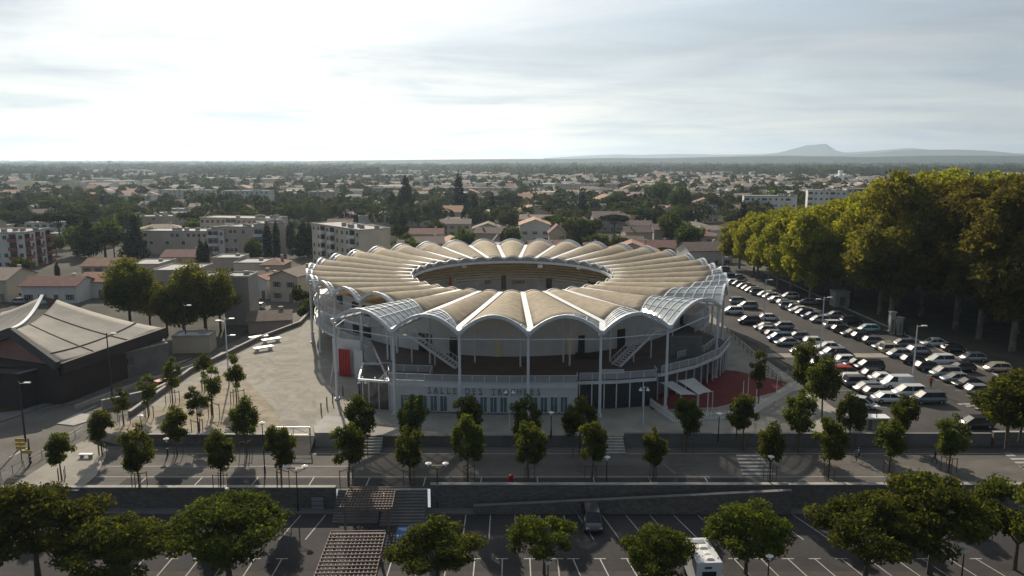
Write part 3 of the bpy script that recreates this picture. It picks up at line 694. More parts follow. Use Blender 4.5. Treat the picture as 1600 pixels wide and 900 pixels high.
# ------------------------------------------------------------------ trees
def leaves(name, blobs, n, leaf, seed, mt, up=0.35, shell=0.55, droop=0.0):
    rg = np.random.default_rng(seed); B = np.array(blobs, float)
    wgt = (B[:, 3] * B[:, 4] * B[:, 5]) ** (2 / 3); idx = rg.choice(len(B), n, p=wgt / wgt.sum()); b = B[idx]
    d = rg.normal(size=(n, 3)); d /= np.linalg.norm(d, axis=1)[:, None]
    r = shell + (1.06 - shell) * rg.random(n) ** .6
    lump = 1 + .16 * np.sin(d[:, 0] * 5 + b[:, 0] * 3) * np.cos(d[:, 1] * 5 + b[:, 1]) + .12 * np.sin(d[:, 2] * 9 + b[:, 2] * 5)
    c = b[:, :3] + d * b[:, 3:6] * (r * lump)[:, None]
    nrm = d * .55 + rg.normal(size=(n, 3)) * .65; nrm[:, 2] += up; nrm /= np.linalg.norm(nrm, axis=1)[:, None]
    a = np.cross(nrm, rg.normal(size=(n, 3))); a /= np.linalg.norm(a, axis=1)[:, None]; bb = np.cross(nrm, a)
    s = leaf * (.55 + .8 * rg.random(n)); a *= (s * .62)[:, None]; bb *= (s * .40)[:, None]
    v = np.stack([c - a, c - bb * 1.0 - a * .1, c + a, c + bb + a * .15], 1).reshape(-1, 3)
    me = bpy.data.meshes.new(name); me.vertices.add(4 * n); me.vertices.foreach_set('co', v.astype(np.float32).ravel())
    me.loops.add(4 * n); me.loops.foreach_set('vertex_index', np.arange(4 * n, dtype=np.int32))
    me.polygons.add(n); me.polygons.foreach_set('loop_start', np.arange(0, 4 * n, 4, dtype=np.int32)); 
    me.materials.append(mt); me.update(calc_edges=True); return me
def trunkmesh(name, h, r, tips, mt, base_split=.6, lean=(0, 0)):
    m = MB(); s = Vector((lean[0] * .5, lean[1] * .5, h * base_split)); m.tube((0, 0, 0), s * .5, r * 1.15, r * .9, 8); m.tube(s * .5, s, r * .9, r * .7, 8)
    for i, tp in enumerate(tips):
        tp = Vector(tp); st_ = s * (.8 + .2 * ((i * 37) % 10) / 10); md = st_.lerp(tp, .5) + Vector((0, 0, -.05 * h * ((i % 3) - 1))); m.tube(st_, md, r * .45, r * .28, 6); m.tube(md, tp, r * .28, r * .08, 5)
    return m.mesh(name, mt)
def proto(name, blobs, n, leaf, seed, lm, h, r, bark=BARK, split=.55, lean=(0, 0), **k):
    return name, leaves('crown', blobs, n, leaf, seed, lm, **k), trunkmesh('trunk', h, r, [b[:3] for b in blobs[:14]], bark, split, lean)
def blobs_round(rg, h, rw, z0, n, br, flat=1.0, sq=1.0):
    out = []; zc = (h + z0) / 2; rz = (h - z0) / 2
    for i in range(n):
        while True:
            p = [rg.uniform(-1, 1) for _ in range(3)]; q = sum(a * a for a in p) ** .5
            if .25 < q < 1: break
        k = br * rg.uniform(.7, 1.25); out.append((p[0] * (rw - k * .7), p[1] * (rw - k * .7) * sq, zc + p[2] * (rz - k * .6), k, k, k * flat))
    return out
def place(pr, x, y, z=0, s=1.0, rz=None, sz=None, desc='', zone='', group=None, cat='tree', name=None):
    nm, cr_, tk = pr; t = thing(name or nm, (x, y, z), None, cat, group, rnd.uniform(0, 6.28) if rz is None else rz)
    t.scale = (s, s, sz or s); link('crown', cr_, t); link('trunk', tk, t); queue(t, desc, zone); return t
rr = random.Random(11)
YOUNG = [proto('young_tree', blobs_round(random.Random(i + 40), 7.4, 1.95, 2.1, 32, .60), 6400, .21, i + 1, LEAF_Y, 7, .09, split=.62, shell=.3, lean=((i % 3 - 1) * .35, .2)) for i in range(5)]
SLIM = [proto('young_tree', blobs_round(random.Random(i + 60), 7.0, 1.35, 2.0, 18, .48), 3000, .18, i + 9, LEAF_Y, 6.6, .07, split=.8, shell=.3) for i in range(3)]
def blobs_umbrella(rg, h, rw, n):
    out = []
    for i in range(n):
        a = rg.uniform(0, 6.28); q = rg.random() ** .5; z = h * (.92 - .30 * q * q) - rg.uniform(0, .16) * h; k = rg.uniform(.55, 1.1)
        out.append((math.cos(a) * q * rw * .92, math.sin(a) * q * rw * .88, z, k * 1.2, k * 1.2, k * .62))
    for i in range(n // 3):
        a = rg.uniform(0, 6.28); q = rg.uniform(.3, .8); out.append((math.cos(a) * q * rw, math.sin(a) * q * rw, h * rg.uniform(.42, .6), 1.1, 1.1, .7))
    return out
NEAR = [proto('car_park_tree', blobs_umbrella(random.Random(i + 3), 7.6, 4.4, 44 if i < 3 else 22), 19000 if i < 3 else 10000, .225, i + 20, LEAF_F, 7, .2, split=.33, shell=.3, up=.6) for i in range(4)]
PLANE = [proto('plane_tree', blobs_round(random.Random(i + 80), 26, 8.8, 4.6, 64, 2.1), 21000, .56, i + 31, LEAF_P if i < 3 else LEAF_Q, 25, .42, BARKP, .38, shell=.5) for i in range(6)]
LIND = [proto('broad_tree', blobs_round(random.Random(i + 90), 12, 5.2, 2.4, 30, 1.6), 14000, .32, i + 50, LEAF_L, 11, .25, shell=.5) for i in range(2)]
ROUND = [proto('broad_tree', blobs_round(random.Random(i + 110), 10, 4.6, 1.6, 20, 1.6), 2200, .75, i + 60, LEAF_G, 9, .25, shell=.6) for i in range(4)]
PINE = [proto('umbrella_pine', [(math.cos(a) * q, math.sin(a) * q, 8.8 + (3.6 - q) * .22, 1.9, 1.9, 1.0) for a, q in [(j * 2.4, (j / 15) ** .5 * 4.2) for j in range(16)]], 2600, .6, 70 + i, LEAF_D if i else leafmat('pine_leaves', (0.06, 0.085, 0.022), (0.02, 0.032, 0.012), .25, .4, .3), 9.5, .25, split=.7, shell=.5, up=.8) for i in range(2)]
CYP = [proto('cypress', [(0, 0, z, max(.35, 1.25 * math.sin(min(1, (12.4 - z) / 5) * 1.5)), max(.35, 1.25 * math.sin(min(1, (12.4 - z) / 5) * 1.5)), 1.3) for z in [1.2 + .8 * j for j in range(14)]], 2200, .42, 77, LEAF_D, 11, .15, split=.9, shell=.75)]
CONI = [proto('dark_conifer', [(math.cos(j * 2.4) * (11.5 - z) * .16, math.sin(j * 2.4) * (11.5 - z) * .16, z, (13.5 - z) * .26 + .3, (13.5 - z) * .26 + .3, 1.2) for j, z in [(j, 1.6 + .62 * j) for j in range(17)]], 2600, .6, 79, LEAF_D, 11, .22, split=.9, shell=.6)]

def stakes(x, y, z, parent):
    m = MB()
    for dx in (-.75, -.25, .3, .8): m.tube((dx, .35 * (1 if dx * dx < .2 else -1), 0), (dx, .35 * (1 if dx * dx < .2 else -1), 1.9), .045)
    m.beam((-.75, -.35, 1.7), (.8, -.35, 1.7), .04, .09); m.beam((-.25, .35, 1.7), (.3, .35, 1.7), .04, .09)
    return m
STK = None
def young(px, py, z, s, pr, zone, staked=True, desc='young round-crowned street tree', w_=1.0):
    global STK
    p = P(px, py, z); t = place(pr, p.x, p.y, z, s, desc=desc, zone=zone, group='young trees planted round the plaza', name='young_tree')
    t.scale = (s * w_ * rnd.uniform(.88, 1.14), s * w_ * rnd.uniform(.88, 1.14), s * rnd.uniform(.93, 1.08))
    if staked:
        if STK is None: STK = stakes(0, 0, 0, None).mesh('stakes', WOODS)
        link('stakes', STK, t)
    return t
for i, (px, py, s) in enumerate(((97, 752, .82), (218, 765, .98), (345, 762, .93), (440, 759, .98), (545, 757, .95), (641, 756, .93), (731, 754, 1.0), (826, 753, .95), (925, 752, .98), (1021, 748, .78), (1203, 752, .88), (1294, 750, .93), (1389, 742, .92), (1482, 738, .92))):
    p = P(px, py, ZR); p.y = max(p.y, 75.9); young(px, py, ZR, s, YOUNG[i % 4], 'in front row above the retaining wall')
for i, (px, py, s) in enumerate(((563, 712, 1.0), (648, 712, 1.0), (731, 712, .95), (821, 712, .98), (906, 712, 1.0), (1072, 706, .95), (1161, 704, .95), (1247, 706, 1.02), (1326, 700, .9), (1411, 698, .9))):
    young(px, py, ZR, s, YOUNG[(i + 2) % 4], 'in second row below the plaza wall', desc='dark dense young tree')
for i, (px, py, s) in enumerate(((160, 712, .82), (277, 712, .85), (386, 712, .98))):
    young(px, py, ZR, s, YOUNG[i % 4], 'against the low stone wall at left', desc='green young tree')
for i, (px, py, s, q) in enumerate(((232, 652, .82, 0), (193, 664, .75, 0), (310, 675, .82, 0), (333, 652, 1.0, 1), (270, 630, 1.0, 1), (320, 610, .9, 1), (370, 630, .98, 1))):
    young(px, py, ZP, s, SLIM[i % 3], 'on sandy ground left of the plaza', desc='slim thin-leaved young tree', w_=1.25)
for i, (px, py, s, pr) in enumerate(((1185, 632, 1.15, SLIM[0]), (1256, 628, 1.15, YOUNG[1]), (1284, 660, 1.25, YOUNG[2]), (1150, 690, .8, YOUNG[0]))):
    young(px, py, ZP, s, pr, 'between the red patio and the car park', False, desc='thin olive green tree')
m_, s_ = YOUNG, 0
young(1572, 702, ZP, 1.35, YOUNG[1], 'beside the road junction at the far right', False, desc='broad dark tree', w_=1.45)
young(1592, 690, ZP, 1.2, YOUNG[3], 'beside the road junction at the far right', False, desc='broad dark tree', w_=1.4)
young(1480, 668, ZP, .01, SLIM[0], '', False) if False else None
# big trees of the lower car park
for i, (px, py, s, sz, pr, rz) in enumerate(((60, 905, 1.28, 1.25, 0, 0.3), (192, 925, 1.05, .92, 1, 2), (358, 900, 1.2, 1.04, 2, 1), (684, 918, .90, .82, 0, 4), (850, 897, .72, .80, 3, 0.5), (1026, 922, .76, .78, 1, 5), (1165, 896, .84, .92, 2, 3), (1352, 905, 1.12, 1.06, 0, 2.2), (1452, 897, 1.22, 1.26, 1, 0.9), (1585, 890, .95, 1.30, 3, 2.0))):
    p = P(px, py, ZL)
    if py > 950: continue
    zone = ['at the far left edge', 'between the two tallest crowns at the left', 'left of the pergolas', 'right of the large pergola', 'with a sparse crown left of the dark car', 'left of the white motorhome', 'right of the white motorhome', 'at the front of the big clump on the right', 'tallest in the big clump on the right', 'at the far right edge'][i]
    t = place(NEAR[pr], p.x, p.y, ZL, s, rz=rz, sz=sz, desc='wide crowned lower car park tree', zone=zone, group='trees of the lower car park')
# two lindens and hedge left of the arena
for px, py, s, pr in ((205, 520, 1.22, 0), (322, 522, 1.25, 1), (262, 525, .8, 0), (288, 528, .75, 1), (235, 512, .8, 1), (345, 518, .9, 0)):
    p = P(px, py, ZR); place(LIND[pr], p.x, p.y, ZR, s, desc='big bright green broadleaf tree' if s > .9 else 'smaller broadleaf tree', zone='behind the large tented roof hall')
# the plane tree grove
gi = 0
for r_, X in enumerate((70.0, 78.5, 87.5, 98, 109, 121)):
    for Y in range(112, 236, 9):
        y = Y + rnd.uniform(-2.5, 2.5) + (r_ % 2) * 5; x = X + rnd.uniform(-1.6, 1.6)
        if r_ == 0 and y < 168: continue
        if r_ == 1 and y < 146: continue
        if r_ == 2 and y < 128: continue
        if y > 234 - r_ * 4: continue
        pxq = toPX((x, y, 20))[0]; ysil = float(np.interp(pxq, [1130, 1158, 1240, 1300, 1350, 1400, 1450, 1500, 1600, 1800], [345, 337, 322, 312, 299, 275, 264, 266, 279, 290]))
        h = max(13, min(31, PD(pxq, ysil, y).z * 1.01 + rnd.uniform(-1.6, .3))); s = h / 26
        zone = ['in the outer grove row by the cars', 'in the second row of the grove', 'in the third row of the grove', 'in the fourth row of the grove', 'in the fifth row of the grove', 'in the back row of the grove'][r_]
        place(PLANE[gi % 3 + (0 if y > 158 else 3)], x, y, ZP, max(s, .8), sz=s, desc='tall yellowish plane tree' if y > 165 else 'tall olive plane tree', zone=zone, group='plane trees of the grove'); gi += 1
# stone gate posts and kiosk at the grove edge
for px, py, wd, h_, lb in ((1392, 522, .9, 4.2, 'left pale stone gate post in the shade of the grove'), (1404, 523, .9, 3.2, 'right pale stone gate post in the shade of the grove'), (1311, 478, 3.2, 3.4, 'small pale gatehouse half hidden between plane trunks')):
    p = P(px, py, 0); m = MB(); m.box((0, 0, h_ / 2), (wd, wd, h_)); m.box((0, 0, h_ + .12), (wd + .3, wd + .3, .24)); m.box((0, -wd / 2 - .02, h_ * .4), (wd * .4, .06, h_ * .6), mi=1)
    o = m.build('gate_post' if wd < 2 else 'gatehouse', [CONC, CONCD]); o.location = (p.x, p.y, 0); tag(o, lb, 'gate post' if wd < 2 else 'gatehouse')

# ------------------------------------------------------------------ cars
CARP = {}
def carpaint(n, c): 
    if n not in CARP: CARP[n] = mat('car_paint_' + n, c, .32, metal=.25 if n in ('silver', 'grey', 'blue', 'beige') else 0, coat=.35, spec=.6, var=.06, scale=2)
    return CARP[n]
PC = dict(white=(.58, .59, .59), silver=(.26, .275, .29), grey=(.13, .14, .15), black=(.018, .018, .02), red=(.38, .02, .02), blue=(.05, .09, .22), lightblue=(.25, .40, .48), beige=(.42, .38, .28), dark=(.03, .028, .035))
KIND = dict(hatchback=(4.0, 1.74, 1.46, -1.95, -.55, .75, 1.0), saloon=(4.6, 1.8, 1.42, -1.75, -.55, .55, 1.05), suv=(4.5, 1.86, 1.68, -2.1, -.5, .8, 1.1), van=(4.4, 1.84, 1.86, -2.15, .35, 1.0, 1.1))
CARMESH = {}
def carmeshes(kind, cn):
    if (kind, cn) in CARMESH: return CARMESH[(kind, cn)]
    Ln, W, Hh, xb, xr0, xf, belt = KIND[kind]; h = Ln / 2; bz = Hh * .60 if kind != 'van' else Hh * .58
    # body: lofted sections from tail (-x) to nose (+x)
    xf0 = xf + .75 if kind != 'van' else xf + .6
    st_ = [(-h, .55, bz * .72, .78), (-h + .07, .35, bz * .95, .92), (-h + .35, .24, bz, .98), (-.4, .20, bz, 1.0), (xf0 * .6, .20, bz, 1.0), (xf0, .20, bz * .965, .99), (h - .45, .24, bz * .84, .95), (h - .1, .32, bz * .72, .84), (h, .42, bz * .55, .70)]
    m = MB(); vs = []
    for x, zl, zt, wq in st_:
        y = W / 2 * wq; zm = zl + (zt - zl) * .55
        for yy, z in ((-y * .9, zl), (-y, zl + .12), (-y, zm), (-y * .93, zt - .05), (-y * .80, zt), (y * .80, zt), (y * .93, zt - .05), (y, zm), (y, zl + .12), (y * .9, zl)): vs.append((x, yy, z))
    k = 10; fs = [(i * k + j, i * k + (j + 1) % k, (i + 1) * k + (j + 1) % k, (i + 1) * k + j) for i in range(len(st_) - 1) for j in range(k)]
    fs += [tuple(range(k - 1, -1, -1)), tuple(range((len(st_) - 1) * k, len(st_) * k))]; m.add([(a, b, c) for a, b, c in vs], [f[::-1] for f in fs])
    # roof slab and pillars
    ry = W * .37; by = W * .455; xr1 = xf - .05; xtail = xb + (.25 if kind in ('suv', 'van') else .55 if kind == 'hatchback' else .75)
    m.prism([(xtail, -ry), (xr1 * .5, -ry * 1.02), (xr1 - .1, -ry * .95), (xr1 - .1, ry * .95), (xr1 * .5, ry * 1.02), (xtail, ry)], Hh - .07, Hh)
    for sy in (-1, 1):
        m.beam((xf0, by * sy * .97, bz - .03), (xr1 - .1, ry * sy * .97, Hh - .04), .07, .09); m.beam((xb + .05, by * sy * .97, bz - .03), (xtail + .05, ry * sy, Hh - .04), .16, .16)
        m.beam((-.15, by * sy, bz - .03), (-.15, ry * sy * 1.01, Hh - .04), .05, .09)
    if kind == 'van': m.prism([(xb + .1, -W * .43), (.2, -W * .43), (.2, W * .43), (xb + .1, W * .43)], bz - .1, Hh - .02)
    body = m.mesh('body', carpaint(cn, PC[cn]), True)
    for p in body.polygons: p.use_smooth = len(p.vertices) == 4 and p.index < 90
    g = MB(); vs = [(xb, -by * .95, bz - .04), (xf0, -by * .93, bz - .04), (xf0, by * .93, bz - .04), (xb, by * .95, bz - .04), (xtail, -ry * .96, Hh - .05), (xr1 - .08, -ry * .92, Hh - .05), (xr1 - .08, ry * .92, Hh - .05), (xtail, ry * .96, Hh - .05)]
    g.add(vs, [(0, 3, 2, 1), (4, 5, 6, 7), (0, 1, 5, 4), (1, 2, 6, 5), (2, 3, 7, 6), (3, 0, 4, 7)]); glass = g.mesh('windows', CGLASS)
    r = MB(); r.tube((0, -.11, 0), (0, .11, 0), .33, n=16); ty = r.mesh('tyre', RUBBER)
    r = MB(); r.tube((0, -.125, 0), (0, .125, 0), .19, n=10); rim = r.mesh('rim', GREYM)
    a = MB(); a.box((0, 0, 0), (.10, .36, .15)); hl = a.mesh('headlight', LAMPW); a = MB(); a.box((0, 0, 0), (.08, .22, .26)); tl_ = a.mesh('taillight', mat('tail_red', (.3, .01, .01), .3))
    CARMESH[(kind, cn)] = (body, glass, ty, rim, hl, tl_, Ln, W, bz); return CARMESH[(kind, cn)]
def car(x, y, z, rz, kind, cn, zone, group='cars parked beside the arena', desc=None):
    body, glass, ty, rim, hl, tl_, Ln, W, bz = carmeshes(kind, cn)
    t = thing('parked_car' if kind != 'van' else 'parked_van', (x, y, z), None, 'car' if kind != 'van' else 'van', group, rz)
    link('body', body, t); link('windows', glass, t)
    for sx in (-1, 1):
        for sy in (-1, 1):
            wq = link('wheel', ty, t); wq.location = (sx * Ln * .31, sy * (W / 2 - .10), .33); link('rim', rim, wq)
        o = link('headlight', hl, t); o.location = (Ln / 2 - .16, sx * W * .33, bz * .66); o = link('taillight', tl_, t); o.location = (-Ln / 2 + .05, sx * W * .38, bz * .78)
    queue(t, desc or f"{cn if cn != 'lightblue' else 'light blue'} parked {kind}", zone); return t
PI = math.pi
rowA = [(1137, 432, 'b'), (1152, 432, 's'), (1148, 440, 'w'), (1155, 442, 'g'), (1163, 446, 's'), (1170, 449, 'k'), (1176, 452, 's'), (1186, 456, 'g'), (1196, 459, 'w'), (1204, 462, 's'), (1215, 467, 'w'), (1227, 472, 's'), (1233, 477, 's'), (1242, 479, 's'), (1249, 483, 'w'), (1257, 487, 'k'), (1269, 492, 'b'), (1281, 498, 's'), (1305, 507, 'w'), (1316, 513, 'k'), (1333, 519, 'g'), (1348, 524, 'k'), (1366, 531, 'g'), (1384, 539, 's'), (1395, 545, 'e'), (1405, 551, 's'), (1428, 561, 'k'), (1450, 571, 'k'), (1477, 581, 's'), (1495, 589, 's'), (1514, 597, 'k'), (1532, 608, 's')]
rowB = [(1357, 512, 'l'), (1305, 491, 's'), (1412, 535, 'g'), (1437, 546, 's'), (1469, 562, 'w'), (1503, 573, 'k'), (1460, 534, 'w'), (1490, 543, 'k'), (1520, 557, 's'), (1558, 573, 'e'), (1590, 587, 'r'), (1235, 461, 'w'), (1262, 470, 's'), (1330, 500, 'k'), (1400, 515, 'k')]
rowC = [(1155, 470, 's'), (1168, 477, 's'), (1145, 485, 'w'), (1170, 500, 'k'), (1202, 495, 'w'), (1224, 508, 's'), (1196, 509, 's'), (1202, 514, 's'), (1212, 521, 's'), (1218, 527, 'b'), (1230, 533, 's'), (1248, 524, 'g'), (1252, 547, 'k'), (1273, 532, 'w'), (1294, 540, 'w'), (1302, 551, 's'), (1316, 552, 'k'), (1325, 561, 'w'), (1340, 566, 'k'), (1358, 571, 'k'), (1282, 567, 'g'), (1297, 571, 's'), (1311, 576, 's'), (1322, 581, 'r'), (1327, 590, 'w'), (1342, 596, 'g'), (1356, 604, 's'), (1372, 611, 'g'), (1389, 620, 'w'), (1368, 583, 'd'), (1382, 589, 'w'), (1420, 611, 'w'), (1450, 621, 'g')]
CN = dict(w='white', s='silver', g='grey', k='black', r='red', b='blue', l='lightblue', e='beige', d='dark')
KS = ['hatchback', 'hatchback', 'saloon', 'suv', 'hatchback', 'saloon']
for row, zone in ((rowA, 'in the long kerb row along the grove'), (rowB, 'under the plane trees beyond the kerb row'), (rowC, 'in the middle block beside the arena')):
    for i, (px, py, c) in enumerate(row):
        p = P(px, py, .75); ki = KS[(i * 5 + px) % 6]
        if (px, py) in ((1450, 621), (1469, 562), (1358, 571)): ki = 'suv'
        rz = PI + rnd.uniform(-.04, .04) + (.0 if row is not rowC else 0)
        if rnd.random() < .3: rz += PI
        car(p.x, p.y, 0, rz, ki, CN[c], zone)
p = P(1401, 596, .9); car(p.x, p.y, 0, PI, 'van', 'white', 'in the middle block beside the arena')
p = P(1345, 628, .7); car(p.x, p.y, 0, R(-38), 'hatchback', 'white', 'askew at the near end of the car park', desc='white parked hatchback')
p = P(1525, 659, .7); car(p.x, p.y, 0, PI, 'hatchback', 'black', 'by the white crossing stripes near the dark tree')
p = P(925, 810, ZL + .7); car(p.x, p.y, ZL, R(-90), 'suv', 'dark', 'alone in the shaded lower car park', group='cars elsewhere')
p = P(256, 600, ZR + .7); car(p.x, p.y, ZR, R(60), 'hatchback', 'red', 'on the sunlit ramp of the left street', group='cars elsewhere')
for px, py, c, z_ in ((401, 478, 'w', 'on the bright street between houses left of the arena'), (1122, 453, 'k', 'behind the right end of the arena roof'), (12, 492, 's', 'behind the left end of the tented hall'), (32, 462, 'w', 'in the yard at the far left'), (24, 458, 'k', 'in the yard at the far left'), (30, 470, 's', 'in the yard at the far left'), (1130, 420, 'g', 'beside the white long house')):
    p = P(px, py, .7 if px > 500 else ZR + .7); car(p.x, p.y, 0 if px > 500 else ZR, rnd.choice((0, PI, R(80))), 'hatchback', CN[c], z_, group='cars elsewhere')
# motorhome
t = thing('motorhome', (0, 0, ZL), 'white motorhome parked between trees at the bottom edge', 'motorhome')
q = P(1105, 892, ZL + 2.9); cx_, y0, y1 = 16.5, 0, 0
a = P(1066, 841, ZL + 2.95); b = P(1106, 841, ZL + 2.95); c = P(1130, 879, ZL + 2.95); d = P(1088, 880, ZL + 2.95)
t.location = ((a.x + c.x) / 2, (a.y + c.y) / 2, ZL); Lm = (a - d).length; Wm = 2.2; ang = math.atan2(c.y - b.y, c.x - b.x)
t.rotation_euler = (0, 0, ang)
def lc(nm, f, mt, par=t, sm=False): m = MB(); f(m); return link(nm, m.mesh(nm, mt, sm), par)
def fb(m): m.box((0, 0, 1.75), (Lm, Wm, 2.3)); m.box((-Lm / 2 + .2, 0, 1.9), (.9, Wm * .96, 1.7)); m.box((0, 0, .5), (Lm - .3, Wm - .1, .3)); m.prism([(-Lm / 2, -Wm / 2), (Lm / 2, -Wm / 2), (Lm / 2, Wm / 2), (-Lm / 2, Wm / 2)], 2.9, 2.96)
lc('body', fb, WHITE); lc('windscreen', lambda m: m.box((-Lm / 2 - .26, 0, 1.75), (.08, Wm * .8, .8)), GLASS)
for x_, s2 in ((-.5, .5), (.6, .35), (1.4, .45)): lc('roof_hatch', lambda m: (m.box((x_, .2, 3.0), (.6, s2 + .2, .12)), m.box((x_, .2, 3.08), (.5, s2, .06))), LAMPW)
lc('roof_panel', lambda m: m.box((-Lm / 2 + .7, 0, 2.99), (.6, 1.3, .05)), GREYM); lc('rear_vent', lambda m: m.box((Lm / 2 + .02, -.1, 2.5), (.05, .6, .16)), DARKM); lc('rear_window', lambda m: m.box((Lm / 2 + .02, 0, 1.9), (.05, 1.2, .5)), GLASS)
for sx in (-1, 1):
    for sy in (-1, 1): lc('wheel', lambda m: m.tube((sx * Lm * .32, sy * (Wm / 2 - .2), .36), (sx * Lm * .32, sy * (Wm / 2 + .02), .36), .36, n=16), RUBBER)

# ------------------------------------------------------------------ lamps, signs, street furniture
def lampdisc(m, x, y, z, r=.34): m.lathe((x, y, z), [(.10, -.25), (.13, 0), (r, .04), (r, .10), (.06, .22)], 16)
def twin(px, py, z, h, label, arm=.9, rz=0, name='twin_lamp', single=False):
    p = P(px, py, z); t = thing(name, p, label, 'street lamp', 'street lamps', rz); m = MB(); m.tube((0, 0, 0), (0, 0, h - .5), .08, .05); m.tube((0, 0, 0), (0, 0, .9), .11, .11)
    if not single:
        m.beam((-arm, 0, h - .35), (arm, 0, h - .35), .06, .06); m.tube((0, 0, h - .9), (-arm, 0, h - .35), .03); m.tube((0, 0, h - .9), (arm, 0, h - .35), .03)
    link('post', m.mesh('post', DARKM), t)
    for s_ in ((-1, 1) if not single else (0,)): m = MB(); lampdisc(m, s_ * arm, 0, h - .2); link('lamp_head', m.mesh('lamp_head', LAMPW), t)
twin(466, 800, ZL, 5.2, 'black twin armed lamp with white discs left of the small pergola')
twin(684, 795, ZL, 5.2, 'black twin armed lamp with white discs right of the small pergola')
twin(947, 787, ZL, 5.4, 'dark lamp with white disc head before the ramp wall', single=True)
twin(1202, 762, ZR, 3.6, 'dark lamp with round white head at the right part of the retaining wall', single=True)
twin(414, 740, ZR, 6.0, 'tall single lamp with white disc between two front row trees', single=True)
twin(861, 684, 0, 3.3, 'short black lamp post before the white hall wall', single=True, name='lamp_post')
twin(1122, 690, 0, 3.6, 'black lamp post in front of the picket fence', single=True, name='lamp_post')
twin(1368, 672, 0, 3.2, 'black lamp post beside the white shelter at the car park', single=True, name='lamp_post')
twin(262, 712, ZR, 2.2, 'short lamp with pale head among tree shadows at the left', single=True, name='lamp_post')
twin(222, 680, 0, 2.6, 'small dark lamp on the sandy ground near slim trees', single=True, name='lamp_post')
twin(1198, 935, ZL, 4.0, 'dark lamp at the bottom edge right of the motorhome', single=True)
twin(1500, 925, ZL, 4.0, 'dark lamp at the bottom edge below the big clump of trees', single=True)
twin(856, 925, ZL, 3.0, 'pale topped lamp at the bottom edge under the sparse tree', single=True)
def whitetwin(px, py, h, label):
    p = P(px, py, 0); t = thing('twin_lamp', p, label, 'street lamp', 'white twin lamps before the arena'); m = MB(); m.tube((0, 0, 0), (0, 0, h), .07, .05); m.beam((-.45, 0, h - .15), (.45, 0, h - .15), .04, .04); link('post', m.mesh('post', METALW), t)
    for s_ in (-1, 1): m = MB(); m.lathe((s_ * .45, 0, h - .5), [(.03, .35), (.08, .2), (.24, 0), (.2, -.08)], 12); link('lamp_head', m.mesh('lamp_head', LAMPW), t)
whitetwin(1005, 663, 5.0, 'slim white twin lamp before the glazed front right of the hall'); whitetwin(796, 672, 5.3, 'slim white twin lamp before the lettered hall wall'); whitetwin(568, 645, 4.6, 'slim white twin lamp in front of the glass stair box')
def tallpole(px, py, h, label, z=0, heads=2, mt=METALW):
    p = P(px, py, z); t = thing('tall_lamp', p, label, 'street lamp', 'tall lamp poles'); m = MB(); m.tube((0, 0, 0), (0, 0, h), .13, .08); link('pole', m.mesh('pole', mt), t)
    for i in range(heads):
        s_ = 1 if i % 2 == 0 else -1; zz_ = h - .2 - 1.9 * (i // 2) - (.3 * i); m = MB(); m.beam((0, 0, zz_), (s_ * .8, 0, zz_ + .1), .05, .05); m.box((s_ * 1.0, 0, zz_ + .12), (.75, .32, .14)); link('lamp_head', m.mesh('lamp_head', LAMPW), t)
    return t
tallpole(1425, 603, 9.2, 'tall white lamp pole nearest, between parked cars at the right', heads=1)
tallpole(1282, 548, 9.6, 'tall white lamp pole with two heads in the middle of the car park')
tallpole(1193, 506, 9.2, 'tall white lamp pole right of the arena roof', heads=1)
tallpole(1127, 452, 8.5, 'farthest tall lamp pole behind the right rim of the arena roof', heads=1)
tallpole(358, 602, 10.2, 'tall white lamp pole on the sandy plaza', heads=3)
tallpole(176, 626, 10.0, 'tall dark street lamp beside the brown hall wall', ZR, 1, DARKM)
tallpole(292, 548, 8.5, 'dark street lamp in front of the bright linden trees', ZR, 1, DARKM)
tallpole(40, 690, 7.6, 'dark street lamp with a pale head at the left street', ZR, 1, DARKM)
tallpole(48, 724, 3.0, 'short dark post by the yellow sign', ZR, 0, DARKM)
# yellow direction signs
p = P(42, 728, ZR); t = thing('direction_sign', p, 'yellow direction sign boards on two posts at the left street corner', 'road sign'); m = MB(); m.tube((-.5, 0, 0), (-.5, 0, 3.2), .05); m.tube((.35, 0, 0), (.35, 0, 2.3), .05); link('post', m.mesh('post', DARKM), t)
YEL = mat('yellow_sign', (.50, .34, .05), .6, var=.2, scale=2)
for x_, z_, w2 in ((-.4, 3.1, 1.1), (-.4, 2.65, 1.1), (-.4, 2.2, 1.1), (.2, 1.7, 1.2)): m = MB(); m.box((x_, -.08, z_), (w2, .05, .38), mi=0); link('sign_board', m.mesh('sign_board', YEL), t)
for px, py, w_, h_, z0, lb in ((150, 600, 1.2, 1.8, ZR, 'white sign of stacked boards in front of the grey hall wall'), (90, 627, .8, 1.2, ZR, 'small white notice board before the brown hall wall'), (497, 798, 1.3, 1.6, ZL, 'grey notice board standing before the dark retaining wall'), (143, 800, .8, 1.6, ZL, 'pale notice board on the retaining wall behind the left trees')):
    p = P(px, py, z0); t = thing('notice_board', p, lb, 'sign'); m = MB(); m.box((-w_ / 2, 0, h_ * .5), (.08, .08, h_)); m.box((w_ / 2, 0, h_ * .5), (.08, .08, h_)); link('post', m.mesh('post', DARKM), t); m = MB()
    for k in range(3): m.box((0, -.07, h_ - .25 - k * .5), (w_, .05, .4))
    link('board', m.mesh('board', LAMPW if px < 200 else GREYM), t)
